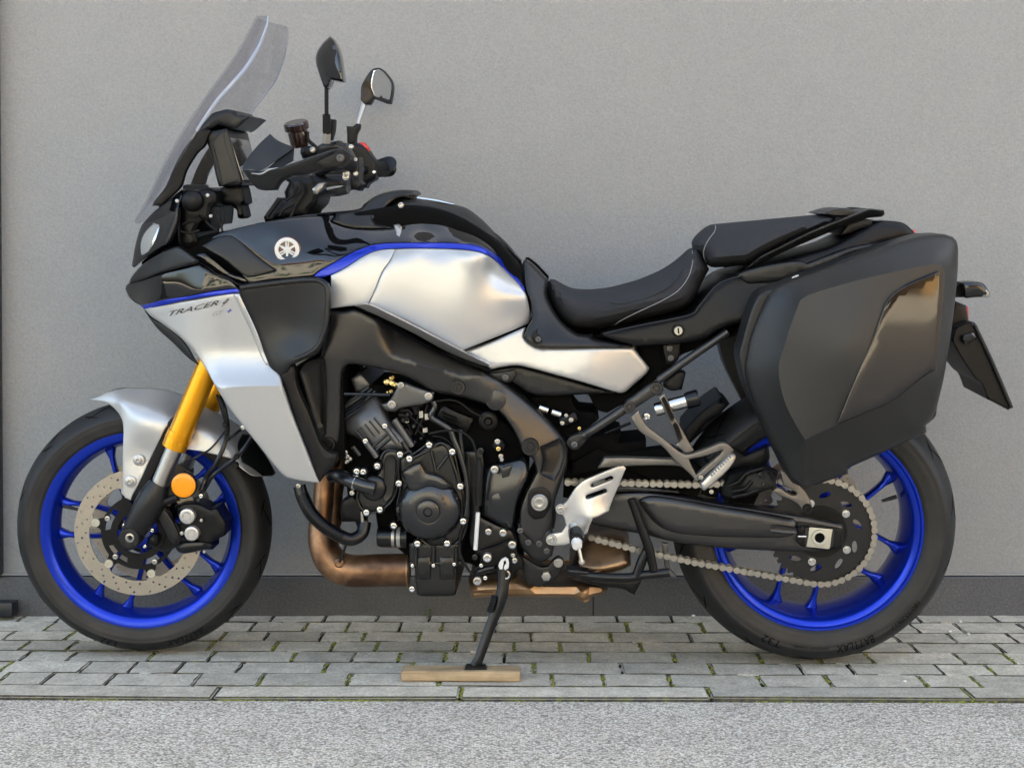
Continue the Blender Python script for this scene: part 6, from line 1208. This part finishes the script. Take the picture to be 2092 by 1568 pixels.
tube('inlay_edge', PY(K(8, [(812, 1216), (900, 998), (1000, 766), (1060, 602), (1080, 556), (1180, 474), (1350, 402)]), .002), 1.7, 'plastic', pn, seg=8)
tube('face_crease', PY(K(8, [(642, 1298), (720, 1260), (810, 1220), (950, 1160), (1100, 1094), (1275, 960), (1330, 930)]), .0015), 1.6, 'plastic', pn, seg=8)
tube('lid_seam', [(*p, -.283) for p in K(8, [(1200, 236), (1000, 300), (770, 388), (500, 492), (440, 570), (372, 700), (335, 830), (328, 930), (352, 1060), (440, 1260), (525, 1430), (570, 1505)])], 1.6, 'void', pn, seg=6)
SH = K(8, [(440, 500), (478, 488), (770, 378), (1000, 290), (1240, 216), (1320, 206), (1380, 205), (1428, 220), (1454, 262), (1452, 430), (1412, 780), (1350, 1100), (1285, 1222), (868, 1452), (660, 1540), (600, 1545), (550, 1500), (430, 1255), (330, 1050), (285, 870), (300, 780), (345, 620), (380, 545), (410, 515)])
panel('case_shell', SH, -.278, 'pannier_black', pn, to=-.175, er=6, ed=.012, step=14)
panel('latch_plate', K(8, [(770, 372), (900, 320), (1010, 285), (1010, 300), (900, 335), (772, 386)]), -.265, 'plastic', pn, t=.03, er=2, ed=.003)
tube('case_handle', [(*p, -.22) for p in K(8, [(570, 440), (605, 425)])], 2.4, 'cream', pn, seg=8)
for o in [c for c in pn.children if c.name.split('.')[0] in ('case_lid', 'case_face', 'case_shell', 'glossy_inlay')]: pass
pf = empty('side_case', bike); pf['label'] = 'far hard side case, dark behind the stays'
for o in [c for c in pn.children if c.name.split('.')[0] in ('case_lid', 'case_face', 'case_shell', 'glossy_inlay')]: link(o.name.split('.')[0], mirror_me(o.data, o.name.split('.')[0]), None, pf)
# ------------------------------------------------------------------ number plate holder, rear indicator
ph = empty('plate_holder', bike)
panel('holder_arm', K(8, [(1405, 700), (1440, 560), (1500, 585), (1512, 670), (1550, 682), (1560, 740), (1500, 800), (1470, 860), (1410, 780)]), -.055, 'plastic_dark', ph, to=.055, er=4, ed=.008)
panel('number_plate', K(8, [(1420, 770), (1440, 700), (1510, 672), (1546, 676), (1570, 720), (1640, 872), (1700, 1010), (1752, 1128), (1722, 1142), (1660, 1108), (1612, 1085), (1580, 1005), (1542, 972), (1462, 852)]), -.10, 'plastic_dark', ph, to=.10, er=4, ed=.008)
tube('plate_rib', [(*p, -.105) for p in K(8, [(1545, 690), (1640, 890), (1740, 1125)])], 4, 'plastic', ph, seg=8)
panel('plate_lamp', K(8, [(1470, 745), (1540, 725), (1560, 760), (1500, 795), (1475, 780)]), -.115, 'gloss_black', ph, t=.03, er=4, ed=.008)
panel('rear_reflector', K(8, [(1492, 590), (1510, 592), (1512, 662), (1495, 668)]), -.045, 'red', ph, to=.045, er=2, ed=.003)
tube('indicator_stalk', [(*K1(8, 1430, 505), -.07), (*K1(8, 1480, 503), -.12)], [14, 15], 'plastic_dark', ph, seg=16)
panel('indicator', K(8, [(1470, 462), (1500, 456), (1565, 458), (1595, 470), (1615, 498), (1628, 522), (1622, 540), (1560, 542), (1500, 546), (1478, 540)]), -.145, 'gloss_black', ph, t=.03, er=8, ed=.016)
panel('indicator_lens', K(8, [(1575, 500), (1600, 485), (1626, 524), (1620, 538), (1580, 538)]), -.143, 'alu_grey', ph, t=.02, er=3, ed=.005)
# ------------------------------------------------------------------ houses across the road (behind the camera; they show in the glossy paint)
mat('ochre_wall', (.40, .25, .11), .9, bump=(40, .3, 3)); mat('cream_wall', (.34, .335, .325), .9, bump=(40, .3, 3)); mat('roof_tile', (.25, .10, .05), .8); mat('shutter', (.06, .10, .06), .6); mat('pane', (.05, .06, .07), .08)
def house(x, y, w_, d, h, wm, lab):
    r = empty('house', loc=(x, y, 0)); tag(r, lab, 'house', 'houses across the road')
    o = link('wall', boxmesh('wall', (w_, d, h), .02, 1), wm, r); o.location = (0, 0, h / 2 - .01)
    v = [(-w_ / 2 - .4, -d / 2 - .4, h), (w_ / 2 + .4, -d / 2 - .4, h), (w_ / 2 + .4, d / 2 + .4, h), (-w_ / 2 - .4, d / 2 + .4, h), (-w_ / 2 + 1, 0, h + 1.7), (w_ / 2 - 1, 0, h + 1.7)]
    link('roof', mesh('roof', v, [(0, 1, 5, 4), (3, 4, 5, 2), (0, 4, 3), (1, 2, 5), (3, 2, 1, 0)], 20), 'roof_tile', r)
    n = int(w_ / 2.4)
    for k in range(n):
        for z in (1.5, 4.2):
            if z + 1 > h: continue
            fx = -w_ / 2 + (k + .5) * w_ / n
            q = link('window', boxmesh('window', (1.0, .08, 1.4), .01, 1), 'white', r); q.location = (fx, d / 2 + .03, z)
            g_ = link('pane', boxmesh('pane', (.84, .02, 1.24), .002, 1), 'pane', q); g_.location = (0, .045, 0)
            for s_ in (-1, 1): u = link('shutter', boxmesh('shutter', (.45, .05, 1.4), .01, 1), 'shutter', q); u.location = (s_ * .76, .0, 0)
house(-5.5, -15, 15, 8, 5.6, 'cream_wall', 'cream house across the road, seen only as a reflection in the tank')
house(9.0, -14, 9, 8, 5.8, 'ochre_wall', 'ochre house across the road, seen only as a reflection in the side case')
